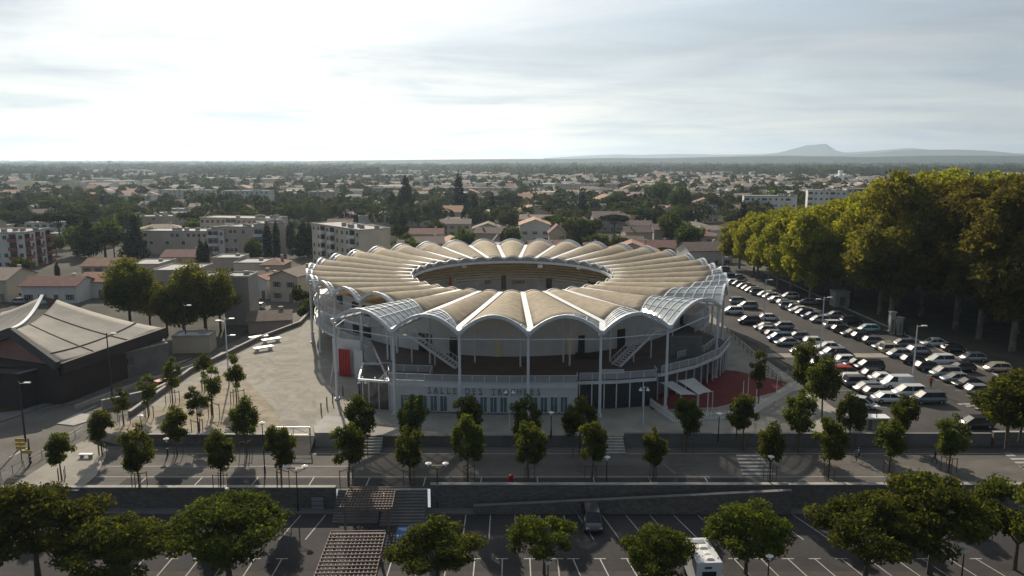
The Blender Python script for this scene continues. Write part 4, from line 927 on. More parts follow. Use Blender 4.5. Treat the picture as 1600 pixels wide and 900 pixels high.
# height-limit gate on the plaza
p = P(459, 690, -.3); t = thing('access_gate', p, 'metal access gate with a round dark sign at the ramp onto the plaza', 'gate'); m = MB(); m.box((-2.0, 0, .9), (.12, .12, 1.8)); m.box((2.0, 0, .9), (.12, .12, 1.8)); m.beam((-2, 0, 1.8), (2, 0, 1.8), .14, .14, 1); m.beam((-2, 0, .9), (2, 0, .9), .06, .06); m.beam((-2, 0, .9), (0, 0, 1.75), .04, .05); m.beam((2, 0, .9), (0, 0, 1.75), .04, .05); m.box((0, 0, 1.3), (.06, .06, .9))
link('frame', m.mesh('frame', [GREYM, LAMPW]), t); m = MB(); m.tube((-.9, -.12, 1.45), (-.9, -.08, 1.45), .25, n=16); link('round_sign', m.mesh('round_sign', mat('sign_red', (.12, .02, .03), .6)), t)
p = P(460, 708, ZR); m = MB(); m.add([(-2.1, -2.8, 0.02), (2.1, -2.8, 0.02), (2.1, 0, 1.2), (-2.1, 0, 1.2), (-2.1, 0, 0), (2.1, 0, 0)], [(0, 1, 2, 3), (0, 3, 4), (1, 5, 2), (3, 2, 5, 4)])
o = m.build('access_ramp', ROADM); o.location = (P(459, 690, 0).x, PF - .3, ZR); tag(o, kind='structure')
# white concrete blocks on the far edge of the sandy plaza
for px, py, lb in ((412, 548, 'low white concrete bench on the sandy plaza'), (424, 535, 'white concrete block by the far wall of the sandy plaza'), (404, 531, 'white block behind the wall beyond the sandy plaza')):
    p = P(px, py, 0); t = thing('concrete_bench', p, lb, 'bench', None, R(40)); m = MB(); m.box((0, 0, .62), (3.4, 1.2, .22)); link('seat', m.mesh('seat', LAMPW), t); [lc('leg', lambda m: m.box((x_, 0, .26), (.4, 1.0, .5)), WHITE, t) for x_ in (-1.2, 1.2)]
for px, py, lb in ((135, 716, 'low white slab bench beside the corner tree'),):
    p = P(px, py, ZR); t = thing('slab_bench', p, lb, 'bench'); m = MB(); m.box((0, 0, .5), (1.6, .5, .12)); link('seat', m.mesh('seat', WHITE), t); [lc('leg', lambda m: m.box((x_, 0, .22), (.3, .4, .44)), CONC, t) for x_ in (-.5, .5)]
# bollards beside the sandy plaza
for px, py in ((502, 646), (511, 636), (520, 630), (529, 624), (536, 618)):
    p = P(px, py, 0); m = MB(); m.tube((0, 0, 0), (0, 0, 1.3), .09, .08); m.lathe((0, 0, 1.3), [(.11, 0), (.11, .06), (.02, .12)], 10); o = m.build('bollard', DARKM); o.location = p; tag(o, None, 'bollard', 'dark bollards'); queue(o, 'dark bollard', 'on the plaza left of the front columns')
# street railing
def strail(pts, z, lb):
    t = thing('street_railing', (pts[0].x, pts[0].y, z), lb, 'railing'); m = MB()
    for a, b in zip(pts[:-1], pts[1:]):
        m.beam((a.x, a.y, z + .95), (b.x, b.y, z + .95), .05, .05); m.beam((a.x, a.y, z + .5), (b.x, b.y, z + .5), .04, .04); n = max(1, int((b - a).length / 1.5))
        for i in range(n): p = a.lerp(b, i / n); m.box((p.x, p.y, z + .5), (.06, .06, 1.0))
    m.build('rail', GREYM, t)
strail([P(2, 750, ZR), P(38, 732, ZR), P(66, 716, ZR), P(92, 700, ZR), P(130, 676, ZR)], ZR, 'grey metal railing along the left street corner')
strail([P(622, 800, ZL), P(600, 800, ZL)], ZL, 'short handrail at the foot of the dark stairs')
# shelter
p = P(1367, 670, 0); t = thing('shelter', p, 'low pale box shelter with a flat white roof at the car park edge', 'shelter'); m = MB(); m.box((0, 0, .75), (2.6, 1.2, 1.5)); link('wall', m.mesh('wall', CONC), t); m = MB(); m.box((0, 0, 1.58), (3.0, 1.6, .14)); link('roof', m.mesh('roof', LAMPW), t); m = MB(); m.box((-.9, -.62, .7), (.4, .06, 1.3)); link('door', m.mesh('door', CONCD), t)
# hydrant
p = P(798, 757, ZR); t = thing('fire_hydrant', p, 'small red hydrant post on the kerb above the retaining wall', 'hydrant'); m = MB(); m.lathe((0, 0, 0), [(.3, 0), (.28, .1), (.24, .15), (.24, .8), (.3, .85), (.28, 1.0), (.1, 1.12)], 12); link('barrel', m.mesh('barrel', REDP, True), t); m = MB(); m.tube((-.38, 0, .6), (.38, 0, .6), .1); link('outlet', m.mesh('outlet', REDP), t)
# pergolas
def pergola(cs, zt, zb, label, nx, ny):
    c0 = sum(cs, Vector()) / 4; t = thing('pergola', (c0.x, c0.y, zb), label, 'pergola', 'timber pergolas over the stairs')
    cs = [Vector((c.x, c.y, zt)) for c in cs]; A, B_, C_, D = cs   # far-left, far-right, near-right, near-left
    m = MB()
    for i in range(nx + 1): s = i / nx; m.beam(A.lerp(B_, s), D.lerp(C_, s), .09, .12)
    for i in range(ny + 1): s = i / ny; p = A.lerp(D, s) + Vector((0, 0, .10)); q = B_.lerp(C_, s) + Vector((0, 0, .10)); m.beam(p, q, .08, .1)
    m.build('lattice_roof', WOODD, t); m = MB()
    for a, b in ((A, B_), (D, C_), (A, D), (B_, C_)): m.beam(a.lerp(b, .03) - Vector((0, 0, .2)), a.lerp(b, .97) - Vector((0, 0, .2)), .16, .22)
    m.build('edge_beam', WOODD, t)
    for s in (.08, .92):
        for v in (.06, .94): p = A.lerp(B_, s).lerp(D.lerp(C_, s), v); m = MB(); m.box((p.x, p.y, (zb + zt) / 2), (.2, .2, zt - zb)); m.build('post', WOODD, t)
pergola([P(545, 763, -.7), P(618, 763, -.7), P(612, 793, -.7), P(531, 794, -.7)], -.7, ZL, 'smaller dark timber lattice pergola beside the retaining wall', 15, 8)
pergola([P(517, 832, -.7), P(602, 831, -.7), P(583, 915, -.7), P(485, 917, -.7)], -.7, ZL, 'larger dark timber lattice pergola at the bottom edge', 14, 15)
# pale litter bin like blocks on the wall coping are boulders
m = MB(); m.lathe((0, 0, 0), [(.1, 0), (.25, .1), (.22, .25), (.05, .3)], 8); p = P(355, 766, ZR); o = m.build('boulder', LAMPW); o.location = p; tag(o, 'small pale boulder on the coping of the left retaining wall', 'rock')
# people
def person(x, y, z, rz, top, legs, label, pose='stand', group=None):
    J = {'pelvis': (0, 0, .95, .15), 'waist': (0, 0, 1.1, .13), 'chest': (0, 0, 1.32, .17), 'neck': (0, .0, 1.5, .06), 'chin': (0, .02, 1.56, .06), 'head': (0, .02, 1.66, .10), 'crown': (0, .0, 1.73, .075)}
    E_ = [('pelvis', 'waist'), ('waist', 'chest'), ('chest', 'neck'), ('neck', 'chin'), ('chin', 'head'), ('head', 'crown')]
    st_ = .22 if pose == 'walk' else .04
    for s, sg in (('l', -1), ('r', 1)):
        fy = st_ * sg
        if pose == 'ride': kn, an, toe = (sg * .12, .38, .72 + .1 * sg, .07), (sg * .11, .22, .30 + .1 * sg, .05), (sg * .11, .36, .27 + .1 * sg, .035)
        else: kn, an, toe = (sg * .11, fy * .7 + .03, .50, .07), (sg * .11, fy, .09, .045), (sg * .12, fy + .16, .05, .035)
        J.update({s + 'hip': (sg * .10, 0, .88, .10), s + 'knee': kn, s + 'ank': an, s + 'toe': toe, s + 'sh': (sg * .19, 0, 1.42, .07)})
        if pose == 'ride': J.update({s + 'elb': (sg * .26, .22, 1.22, .045), s + 'wr': (sg * .22, .46, 1.10, .032), s + 'palm': (sg * .22, .53, 1.08, .03)})
        else: J.update({s + 'elb': (sg * .25, -fy * .4 - .03, 1.14, .045), s + 'wr': (sg * .27, -fy * .6 + .05, .90, .03), s + 'palm': (sg * .27, -fy * .6 + .07, .82, .03)})
        E_ += [('pelvis', s + 'hip'), (s + 'hip', s + 'knee'), (s + 'knee', s + 'ank'), (s + 'ank', s + 'toe'), ('chest', s + 'sh'), (s + 'sh', s + 'elb'), (s + 'elb', s + 'wr'), (s + 'wr', s + 'palm')]
        w_ = J[s + 'palm']
        for k in range(5):
            o_ = (k - 2) * .016; ln = (.05, .075, .085, .08, .06)[k]; f1 = (w_[0] + (0 if k else -sg * .02), w_[1] + o_, w_[2] - ln * .55, .009); f2 = (w_[0] - sg * .012, w_[1] + o_, w_[2] - ln, .007)
            J[s + 'f%d' % k] = f1; J[s + 'g%d' % k] = f2; E_ += [(s + 'palm', s + 'f%d' % k), (s + 'f%d' % k, s + 'g%d' % k)]
    names = list(J); me = bpy.data.meshes.new('body'); me.from_pydata([J[n][:3] for n in names], [(names.index(a), names.index(b)) for a, b in E_], [])
    ob = bpy.data.objects.new('tmp', me); col.objects.link(ob); sk = ob.modifiers.new('skin', 'SKIN'); ob.modifiers.new('sub', 'SUBSURF').levels = 1
    for i, n in enumerate(names): me.skin_vertices[0].data[i].radius = (J[n][3],) * 2; me.skin_vertices[0].data[i].use_root = (i == 0)
    dg = bpy.context.evaluated_depsgraph_get(); bm_ = bpy.data.meshes.new_from_object(ob.evaluated_get(dg)); bpy.data.objects.remove(ob)
    bm_.materials.clear()
    for mm in (mat('skin', (.42, .26, .19), .6), top, legs): bm_.materials.append(mm)
    for p in bm_.polygons:
        z_ = p.center.z; ax = abs(p.center.x); p.material_index = 0 if z_ > 1.50 or (z_ < 1.0 and ax > .215) else (1 if z_ > .98 else 2); p.use_smooth = True
    t = thing('person', (x, y, z), label, 'person', group, rz); link('body', bm_, t); m = MB(); m.lathe((0, -.02, 1.66), [(.112, -.03), (.122, .04), (.09, .11), (.03, .14)], 12); link('hair', m.mesh('hair', mat('dark_hair', (.02, .015, .012), .7), True), t)
    return t
DK = mat('dark_cloth', (.02, .022, .03), .9); RD = mat('red_cloth', (.35, .03, .03), .9); BL = mat('blue_cloth', (.05, .07, .14), .9)
p = P(1127, 541, 0); person(p.x, p.y, 0, .3, DK, DK, 'person in dark clothes, taller of the pair by the arena ramp end', group=None)
p = P(1134, 543, 0); person(p.x, p.y, 0, 2.5, DK, DK, 'person in dark clothes, right of the pair by the arena ramp end').scale = (.92, .92, .92)
p = P(1454, 606, 0); person(p.x, p.y, 0, 2.8, RD, DK, 'person in a red top walking across the car park', 'walk')
p = P(1460, 724, ZR); person(p.x, p.y, ZR, 1.2, DK, BL, 'person walking near the crossing stripes on the sunlit road', 'walk')
p = P(1341, 722, ZR); person(p.x, p.y, ZR + .0, PI / 2, BL, DK, 'person in dark clothes riding a bicycle along the shaded road', 'ride')
t = thing('bicycle', (p.x, p.y, ZR), 'dark bicycle ridden along the shaded road', 'bicycle', None, PI / 2)
for y_ in (-.52, .55):
    m = MB(); pr = None
    for j in range(21): a = j * 2 * PI / 20; q = Vector((0, y_ + .33 * math.cos(a), .34 + .33 * math.sin(a))); (m.tube(pr, q, .018, n=5) if pr else None); pr = q
    for j in range(8): a = j * PI / 4; m.tube((0, y_, .34), (0, y_ + .32 * math.cos(a), .34 + .32 * math.sin(a)), .004, n=3)
    link('wheel', m.mesh('wheel', RUBBER), t)
m = MB()
for a, b in (((0, -.52, .34), (0, -.15, .8)), ((0, -.52, .34), (0, -.02, .3)), ((0, -.02, .3), (0, -.15, .85)), ((0, -.15, .78), (0, .42, .85)), ((0, -.02, .3), (0, .42, .8)), ((0, .55, .34), (0, .4, .95)), ((-.25, .42, 1.02), (.25, .42, 1.02)), ((0, .4, .95), (0, .42, 1.02))): m.tube(a, b, .02, n=6)
link('frame', m.mesh('frame', DARKM), t); m = MB(); m.box((0, -.17, .88), (.14, .26, .06)); link('saddle', m.mesh('saddle', RUBBER), t)

# ------------------------------------------------------------------ buildings
WALLS = {'cream': mat('cream_render', (.52, .46, .37), .9, var=.15, scale=.3, objrand=.25), 'white': mat('white_render', (.64, .62, .58), .9, var=.12, scale=.3, objrand=.2), 'beige': mat('beige_render', (.45, .38, .30), .9, var=.15, scale=.3, objrand=.25), 'grey': mat('grey_render', (.33, .31, .29), .9, var=.15, scale=.3, objrand=.2)}
ROOFS = {'red brown': tilemat('red_brown_tiles', (.20, .085, .06), (.13, .06, .045)), 'orange': tilemat('orange_tiles', (.34, .17, .105), (.24, .12, .08)), 'brown': tilemat('brown_tiles', (.15, .105, .085), (.10, .07, .058)), 'pale': tilemat('pale_tiles', (.30, .235, .185), (.21, .165, .13)), 'flat': mat('flat_roof', (.40, .38, .35), .9, var=.25, scale=.4, fine=.15)}
SHUT = mat('shutter', (.20, .15, .12), .8, objrand=.4, var=.1, scale=1)
WMESH = {}
def winmesh(w_=1.0, h_=1.3, sh=True):
    k = (w_, h_, sh)
    if k not in WMESH:
        m = MB(); m.box((0, .0, 0), (w_ + .16, .10, h_ + .16), mi=1); m.box((0, -.04, 0), (w_, .06, h_)); m.box((0, -.075, 0), (.05, .03, h_), mi=1)
        if sh:
            for s in (-1, 1): m.box((s * (w_ * .78), -.03, 0), (w_ * .5, .08, h_), mi=2)
        WMESH[k] = m.mesh('window', [GLASS, WHITE, SHUT])
    return WMESH[k]
def house_parts(w_, d, h, kind, wall, roof, rg, wins=True, pitch=.36):
    """w_ along x (front faces -y), returns parts [(name, mesh, loc, rz)]"""
    out = []; m = MB(); e = .45
    if kind == 'flat':
        m.box((0, 0, h / 2), (w_, d, h)); out.append(('wall', m.mesh('wall', WALLS[wall]), (0, 0, 0), 0))
        m = MB(); m.box((0, 0, h + .06), (w_ - .3, d - .3, .12)); 
        for a, b, c, dd in ((0, -d / 2, w_ + .1, .25), (0, d / 2, w_ + .1, .25), (-w_ / 2, 0, .25, d - .25), (w_ / 2, 0, .25, d - .25)): m.box((a, b, h + .2), (c, dd, .40))
        m.box((w_ * .2, d * .15, h + .5), (1.1, .9, .8)); out.append(('roof', m.mesh('roof', ROOFS['flat']), (0, 0, 0), 0))
    else:
        hr = (d / 2) * pitch if kind == 'gable' else (w_ / 2) * pitch
        if kind == 'gable':
            vs = [(-w_ / 2, -d / 2, 0), (w_ / 2, -d / 2, 0), (w_ / 2, d / 2, 0), (-w_ / 2, d / 2, 0), (-w_ / 2, -d / 2, h), (w_ / 2, -d / 2, h), (w_ / 2, d / 2, h), (-w_ / 2, d / 2, h), (-w_ / 2, 0, h + hr), (w_ / 2, 0, h + hr)]
            m.add(vs, [(0, 1, 5, 4), (2, 3, 7, 6), (1, 2, 6, 9, 5), (3, 0, 4, 8, 7), (0, 3, 2, 1), (4, 5, 9, 8), (6, 7, 8, 9)])
            r = MB(); sl = hr / (d / 2)
            for s in (-1, 1):
                a = [(-w_ / 2 - e, s * (d / 2 + e), h - sl * e), (w_ / 2 + e, s * (d / 2 + e), h - sl * e), (w_ / 2 + e, 0, h + hr), (-w_ / 2 - e, 0, h + hr)]
                vs = [(x, y, z + .03) for x, y, z in a] + [(x, y, z + .20) for x, y, z in a]; f = [(0, 3, 2, 1), (4, 5, 6, 7), (0, 1, 5, 4), (1, 2, 6, 5), (2, 3, 7, 6), (3, 0, 4, 7)]
                r.add(vs, f if s < 0 else [q[::-1] for q in f])
        elif kind == 'end':   # ridge along y, gable to the front
            vs = [(-w_ / 2, -d / 2, 0), (w_ / 2, -d / 2, 0), (w_ / 2, d / 2, 0), (-w_ / 2, d / 2, 0), (-w_ / 2, -d / 2, h), (w_ / 2, -d / 2, h), (w_ / 2, d / 2, h), (-w_ / 2, d / 2, h), (0, -d / 2, h + hr), (0, d / 2, h + hr)]
            m.add(vs, [(0, 1, 5, 8, 4), (2, 3, 7, 9, 6), (1, 2, 6, 5), (3, 0, 4, 7), (0, 3, 2, 1), (5, 6, 9, 8), (4, 8, 9, 7)])
            r = MB(); sl = hr / (w_ / 2)
            for s in (-1, 1):
                a = [(s * (w_ / 2 + e), -d / 2 - e, h - sl * e), (s * (w_ / 2 + e), d / 2 + e, h - sl * e), (0, d / 2 + e, h + hr), (0, -d / 2 - e, h + hr)]
                vs = [(x, y, z + .03) for x, y, z in a] + [(x, y, z + .20) for x, y, z in a]; f = [(0, 3, 2, 1), (4, 5, 6, 7), (0, 1, 5, 4), (1, 2, 6, 5), (2, 3, 7, 6), (3, 0, 4, 7)]
                r.add(vs, f if s > 0 else [q[::-1] for q in f])
        else:                 # hip
            m.box((0, 0, h / 2), (w_, d, h)); r = MB(); hr = d / 2 * pitch; q = max(0, w_ / 2 - d / 2)
            vs = [(-w_ / 2 - e, -d / 2 - e, h - .1), (w_ / 2 + e, -d / 2 - e, h - .1), (w_ / 2 + e, d / 2 + e, h - .1), (-w_ / 2 - e, d / 2 + e, h - .1), (-w_ / 2 - e, -d / 2 - e, h + .03), (w_ / 2 + e, -d / 2 - e, h + .03), (w_ / 2 + e, d / 2 + e, h + .03), (-w_ / 2 - e, d / 2 + e, h + .03), (-q, 0, h + hr), (q, 0, h + hr)]
            r.add(vs, [(0, 3, 2, 1), (0, 1, 5, 4), (1, 2, 6, 5), (2, 3, 7, 6), (3, 0, 4, 7), (4, 5, 9, 8), (6, 7, 8, 9), (5, 6, 9), (7, 4, 8)])
        out.append(('wall', m.mesh('wall', WALLS[wall]), (0, 0, 0), 0)); out.append(('roof', r.mesh('roof', ROOFS[roof]), (0, 0, 0), 0))
        c = MB(); c.box((w_ * .25, d * .12, h + hr * .9), (.7, .6, 1.5)); c.box((w_ * .25, d * .12, h + hr * .9 + .8), (.9, .8, .12)); out.append(('chimney', c.mesh('chimney', WALLS[wall]), (0, 0, 0), 0))
    if wins:
        fl = max(1, int(h / 2.8)); n = max(2, int(w_ / 3.2))
        for f in range(fl):
            for i in range(n):
                if f == 0 and i == n // 2: continue
                if rg.random() < .18: continue
                out.append(('window', winmesh(), (-w_ / 2 + w_ * (i + .5) / n, -d / 2 - .02, 1.5 + 2.8 * f), 0))
            for s, rz in ((1, PI / 2), (-1, -PI / 2)):
                if rg.random() < .6: out.append(('window', winmesh(.9, 1.2), (s * (w_ / 2 + .02), rg.uniform(-.2, .2) * d, 1.5 + 2.8 * f), rz))
        dm = MB(); dm.box((0, 0, 1.05), (1.0, .1, 2.1)); out.append(('door', dm.mesh('door', SHUT), (-w_ / 2 + w_ * (n // 2 + .5) / n, -d / 2 - .03, 0), 0))
    return out
def put_house(parts, x, y, z, rz, s=1.0, name='house', small=False):
    t = thing(name, (x, y, z), None, 'house', None, rz); t.scale = (s, s, s)
    for nm, me, lo, r_ in parts:
        if small and nm in ('door', 'chimney'): continue
        o = link(nm, me, t); o.location = lo; o.rotation_euler = (0, 0, r_)
    return t
OCC = []      # occupied circles (x, y, r)
def manual(px0, px1, ytop, ybase, depth, kind, wall, roof, label, rz=0.0, wins=True, pitch=.36, name='house', hmin=2.6, grp=None, z0=None):
    z0 = ZR if z0 is None else z0
    g = P((px0 + px1) / 2, ybase, z0); a = PD(px0, ytop, g.y); b = PD(px1, ytop, g.y); w_ = (b.x - a.x) / max(.6, math.cos(rz)); h = max(hmin, a.z - z0)
    t = put_house(house_parts(w_, depth, h, kind, wall, roof, random.Random(px0), wins, pitch), g.x, g.y + depth / 2, z0, rz, name=name)
    t['label'] = label; t['category'] = 'house' if name == 'house' else name.replace('_', ' ')
    OCC.append((g.x, g.y + depth / 2, max(w_, depth) * .62 + 3)); return t
manual(35, 121, 447, 474, 9, 'gable', 'white', 'red brown', 'long white house with red brown roof behind the tented hall')
manual(123, 170, 440, 466, 9, 'gable', 'white', 'orange', 'white house with orange roof next to the long house behind the hall')
manual(-20, 13, 438, 472, 12, 'gable', 'cream', 'pale', 'yellowish house cut by the left edge of the picture')
manual(128, 198, 416, 430, 10, 'gable', 'beige', 'red brown', 'low house with a broad red roof above the linden trees')
manual(200, 249, 414, 430, 12, 'flat', 'cream', 'flat', 'low flat roofed pale building right of the broad red roof')
manual(252, 312, 402, 414, 10, 'gable', 'beige', 'red brown', 'low brick row under the long apartment slab')
manual(240, 306, 424, 470, 12, 'flat', 'beige', 'flat', 'flat roofed house with bright white roof between the lindens', wins=True)
manual(268, 330, 434, 480, 7, 'flat', 'grey', 'flat', 'grey house with one tall window behind the right linden')
manual(333, 375, 404, 430, 9, 'flat', 'cream', 'flat', 'small pale flat roofed house right of the round cypress')
manual(366, 412, 412, 434, 10, 'flat', 'cream', 'flat', 'pale flat roofed house beside the small red hipped roof')
manual(408, 442, 414, 436, 9, 'hip', 'beige', 'red brown', 'small house with red hipped roof below the apartment slab')
manual(388, 418, 436, 462, 8, 'gable', 'cream', 'brown', 'terraced house with brown roof at the bend of the street')
manual(400, 428, 437, 467, 8, 'end', 'white', 'orange', 'white terraced house with orange roof on the left street', R(-20))
manual(432, 478, 432, 472, 14, 'end', 'cream', 'brown', 'cream house with big brown roof nearest the arena roof', R(-14))
manual(352, 392, 434, 508, 6, 'flat', 'grey', 'flat', 'tall grey blank house wall right of the linden trees', wins=False)
manual(385, 446, 502, 521, 7, 'gable', 'beige', 'brown', 'low old stone shed beside the street below the grey wall', R(12), False)
manual(270, 326, 527, 552, 4, 'flat', 'beige', 'flat', 'rusty low shed wall below the linden trees', R(5), False, hmin=2.0)
manual(640, 692, 366, 386, 10, 'gable', 'cream', 'red brown', 'cream house with low red roof just behind the arena roof, left', wins=True)
manual(738, 786, 358, 378, 12, 'end', 'beige', 'brown', 'beige gabled house behind the arena roof below the slim cypress')
manual(812, 860, 352, 380, 16, 'end', 'white', 'orange', 'white house with long orange roof behind the arena roof')
manual(858, 884, 364, 388, 9, 'end', 'beige', 'red brown', 'narrow house with steep red roof right behind the arena crests', pitch=.9)
manual(1000, 1058, 388, 404, 12, 'gable', 'beige', 'red brown', 'beige house with red roof above the right part of the arena roof', R(-6))
manual(1072, 1142, 392, 417, 12, 'gable', 'white', 'brown', 'long white house with tall windows at the far end of the car park', R(8))
manual(928, 985, 343, 362, 18, 'gable', 'grey', 'brown', 'barn like grey building with brown roof right of centre')
manual(770, 800, 362, 378, 10, 'gable', 'beige', 'brown', 'low brown roofed house just above the arena crests')
manual(690, 735, 350, 370, 10, 'gable', 'cream', 'pale', 'cream house with pale roof left of the slim cypress')
manual(620, 655, 385, 396, 10, 'gable', 'beige', 'brown', 'brown roofed house touching the left rim of the arena roof')

# apartment blocks
def block(cs, z0, h, floors, label, facades, wall='cream', skip=.08, roofm=None, cat='apartment block', wm=(1.1, 1.2)):
    """cs: footprint corners; facades: list of (edge index, columns, balcony columns set, panel material)"""
    c0 = sum((Vector((c[0], c[1], 0)) for c in cs), Vector()) / len(cs); t = thing('apartment_block', (c0.x, c0.y, z0), label, cat)
    ar = sum(cs[i][0] * cs[(i + 1) % len(cs)][1] - cs[(i + 1) % len(cs)][0] * cs[i][1] for i in range(len(cs)))
    m = MB(); m.prism([c[:2] for c in cs], z0, z0 + h); m.build('wall', WALLS[wall], t)
    m = MB(); n = len(cs)
    cc_ = [Vector((c[0], c[1], 0)) for c in cs]; m.prism([((c - c0) * .985 + c0)[:2] for c in cc_], z0 + h, z0 + h + .15)
    for i in range(n): m.beam((*cc_[i][:2], z0 + h + .2), (*cc_[(i + 1) % n][:2], z0 + h + .2), .35, .42)
    r = m.build('roof', roofm or ROOFS['flat'], t); m = MB()
    rg = random.Random(int(c0.x))
    for i in range(7):
        a, b, c = rg.random(), rg.random(), rg.random(); s = a + b + c; p = (cc_[0] * a + cc_[1] * b + cc_[2 % n] * c) / s; m = MB(); m.box((p.x, p.y, z0 + h + .7), (1.4, 1.0, 1.1)); m.build('roof_vent', WALLS['grey'], r)
    for e, ncol, balc, pm in facades:
        a, b = cc_[e], cc_[(e + 1) % n]; d = (b - a); ln = d.length; d.normalize(); nrm = Vector((d.y, -d.x, 0)) * (1 if ar > 0 else -1); rz = math.atan2(nrm.y, nrm.x) + PI / 2
        if pm:
            for ci in balc: p = a + d * ln * (ci + .5) / ncol + nrm * .04; m = MB(); m.box((0, 0, h / 2), (ln / ncol * .9, .1, h - .6)); o = link('wall_panel', m.mesh('wall_panel', pm), t); o.location = p - c0; o.rotation_euler = (0, 0, rz)
        bm_ = None; wmh = winmesh(wm[0], wm[1], False); fh = h / floors
        for f in range(floors):
            for ci in range(ncol):
                p = a + d * ln * (ci + .5) / ncol
                if ci in balc:
                    if bm_ is None:
                        bw = ln / ncol * .92; mm = MB(); mm.box((0, -.55, -.05), (bw, 1.1, .14)); mm.box((0, -1.07, .45), (bw, .06, .9)); mm.box((-bw / 2 + .03, -.55, .45), (.06, 1.04, .9)); mm.box((bw / 2 - .03, -.55, .45), (.06, 1.04, .9)); mm.box((0, -.10, 1.15), (bw * .86, .1, 2.0), mi=1)
                        bm_ = mm.mesh('balcony', [pm if pm is REDPN else WHITE, GLASS])
                    o = link('balcony', bm_, t); q = p - c0 + nrm * .06; o.location = (q.x, q.y, f * fh + .35); o.rotation_euler = (0, 0, rz)
                else:
                    if rg.random() < skip: continue
                    o = link('window', wmh, t); q = p - c0 + nrm * .05; o.location = (q.x, q.y, f * fh + fh * .55); o.rotation_euler = (0, 0, rz)
    for c in cs: OCC.append((c[0], c[1], 9))
    OCC.append((c0.x, c0.y, 14)); return t
def foot(px0, px1, Y0, Y1, depth):
    a = PD(px0, 400, Y0); b = PD(px1, 400, Y1); d = Vector((b.x - a.x, b.y - a.y, 0)).normalized(); nn = Vector((-d.y, d.x, 0)) * depth
    return [(a.x, a.y), (b.x, b.y), (b.x + nn.x, b.y + nn.y), (a.x + nn.x, a.y + nn.y)]
REDPN = mat('red_panel', (.30, .10, .085), .8, var=.2, scale=.6); BLUEPN = mat('blue_panel', (.20, .28, .36), .7, var=.2, scale=.5); PINKPN = mat('pink_panel', (.33, .24, .19), .8, var=.15, scale=.5); BRNPN = mat('brown_panel', (.10, .05, .04), .8, var=.2, scale=.5)
block(foot(-70, 41, 236, 238, 16), ZR, 11.4, 4, 'white apartment block with red balcony panels at the left edge', [(0, 9, {2, 7}, REDPN), (1, 5, {0, 2, 4}, REDPN)], 'white')
block(foot(200, 296, 362, 366, 10), ZR, 7.2, 3, 'low pale apartment slab behind the bright round tree', [(0, 14, {0, 1}, None)], 'beige', .7)
block(foot(226, 326, 276, 274, 11), ZR, 8.4, 3, 'left half of the long beige apartment slab with small square windows', [(0, 12, set(), None)], 'cream', .62)
block(foot(326, 352, 275, 275, 11), ZR, 9.0, 3, 'pale blue balcony bay in the middle of the long slab', [(0, 3, {0, 1}, BLUEPN)], 'white')
block(foot(353, 413, 276, 272, 11), ZR, 10.0, 3, 'right half of the long beige slab behind the cypresses', [(0, 9, {7, 8}, BLUEPN)], 'cream', .6)
block(foot(414, 448, 274, 278, 12), ZR, 11.2, 4, 'windowless pale gable end block right of the twin cypresses', [(1, 3, set(), None)], 'beige')
block(foot(316, 430, 306, 300, 12), ZR, 11.0, 4, 'second apartment row whose cluttered roof shows over the long slab', [(0, 14, {5, 6}, None)], 'cream')
A, B_, C_ = PD(489, 400, 247), PD(564, 400, 222), PD(610.5, 400, 229); D_ = A + (C_ - B_)
block([tuple(v[:2]) for v in (A, B_, C_, D_)], ZR, 13.6, 5, 'five storey pale apartment tower with balconies left of the arena roof', [(0, 10, {2, 4, 8}, PINKPN)], 'cream')
block(foot(1158, 1240, 430, 424, 12), ZR, 14.0, 4, 'white apartment block left of the pair rising above the grove', [(0, 9, {0, 3, 7}, None)], 'white')
block(foot(1158, 1325, 392, 386, 10), ZR, 5.6, 2, 'long low white wing in front of the two white blocks', [(0, 20, set(), None)], 'white')
block(foot(1256, 1316, 446, 440, 14), ZR, 16.5, 5, 'white apartment block right of the pair rising above the grove', [(0, 7, {0, 4}, None)], 'white')
block(foot(1316, 1392, 500, 494, 14), ZR, 15.5, 5, 'pinkish apartment block with brown panels above the grove', [(0, 9, {2, 6}, BRNPN)], 'beige')
for (a, b, y_, h, lb) in ((190, 243, 520, 10, 'pale blue cube building among the pines at the left'), (255, 335, 640, 9, 'distant low white school building among trees at the left'), (352, 425, 600, 10, 'distant long white building with flat roof left of centre'), (486, 528, 560, 11, 'distant pinkish block above the pale apartment tower'), (585, 650, 700, 9, 'distant beige row behind the tall dark conifer'), (690, 800, 690, 9, 'distant long pale terrace behind the slim cypress'), (865, 960, 800, 9, 'distant cream terrace beyond the sports ground'), (1210, 1260, 900, 9, 'distant white roofed shed far above the white blocks')):
    block(foot(a, b, y_, y_, 14), ZR, h, 3, lb, [(0, max(4, (b - a) // 7), set(), None)], 'white' if 'white' in lb or 'blue' in lb else 'beige')
m = MB(); a = [PD(858, 300, 560), PD(915, 300, 560), PD(920, 300, 640), PD(862, 300, 640)]; m.sheet([(p.x, p.y) for p in a], ZR + .03); struct('green_court', m, mat('court_green', (.05, .16, .09), .9, var=.2, scale=.05))
m = MB(); a = [PD(930, 300, 470), PD(1040, 300, 470), PD(1040, 300, 540), PD(930, 300, 540)]; m.sheet([(p.x, p.y) for p in a], ZR + .03); struct('sports_field', m, LAWN)

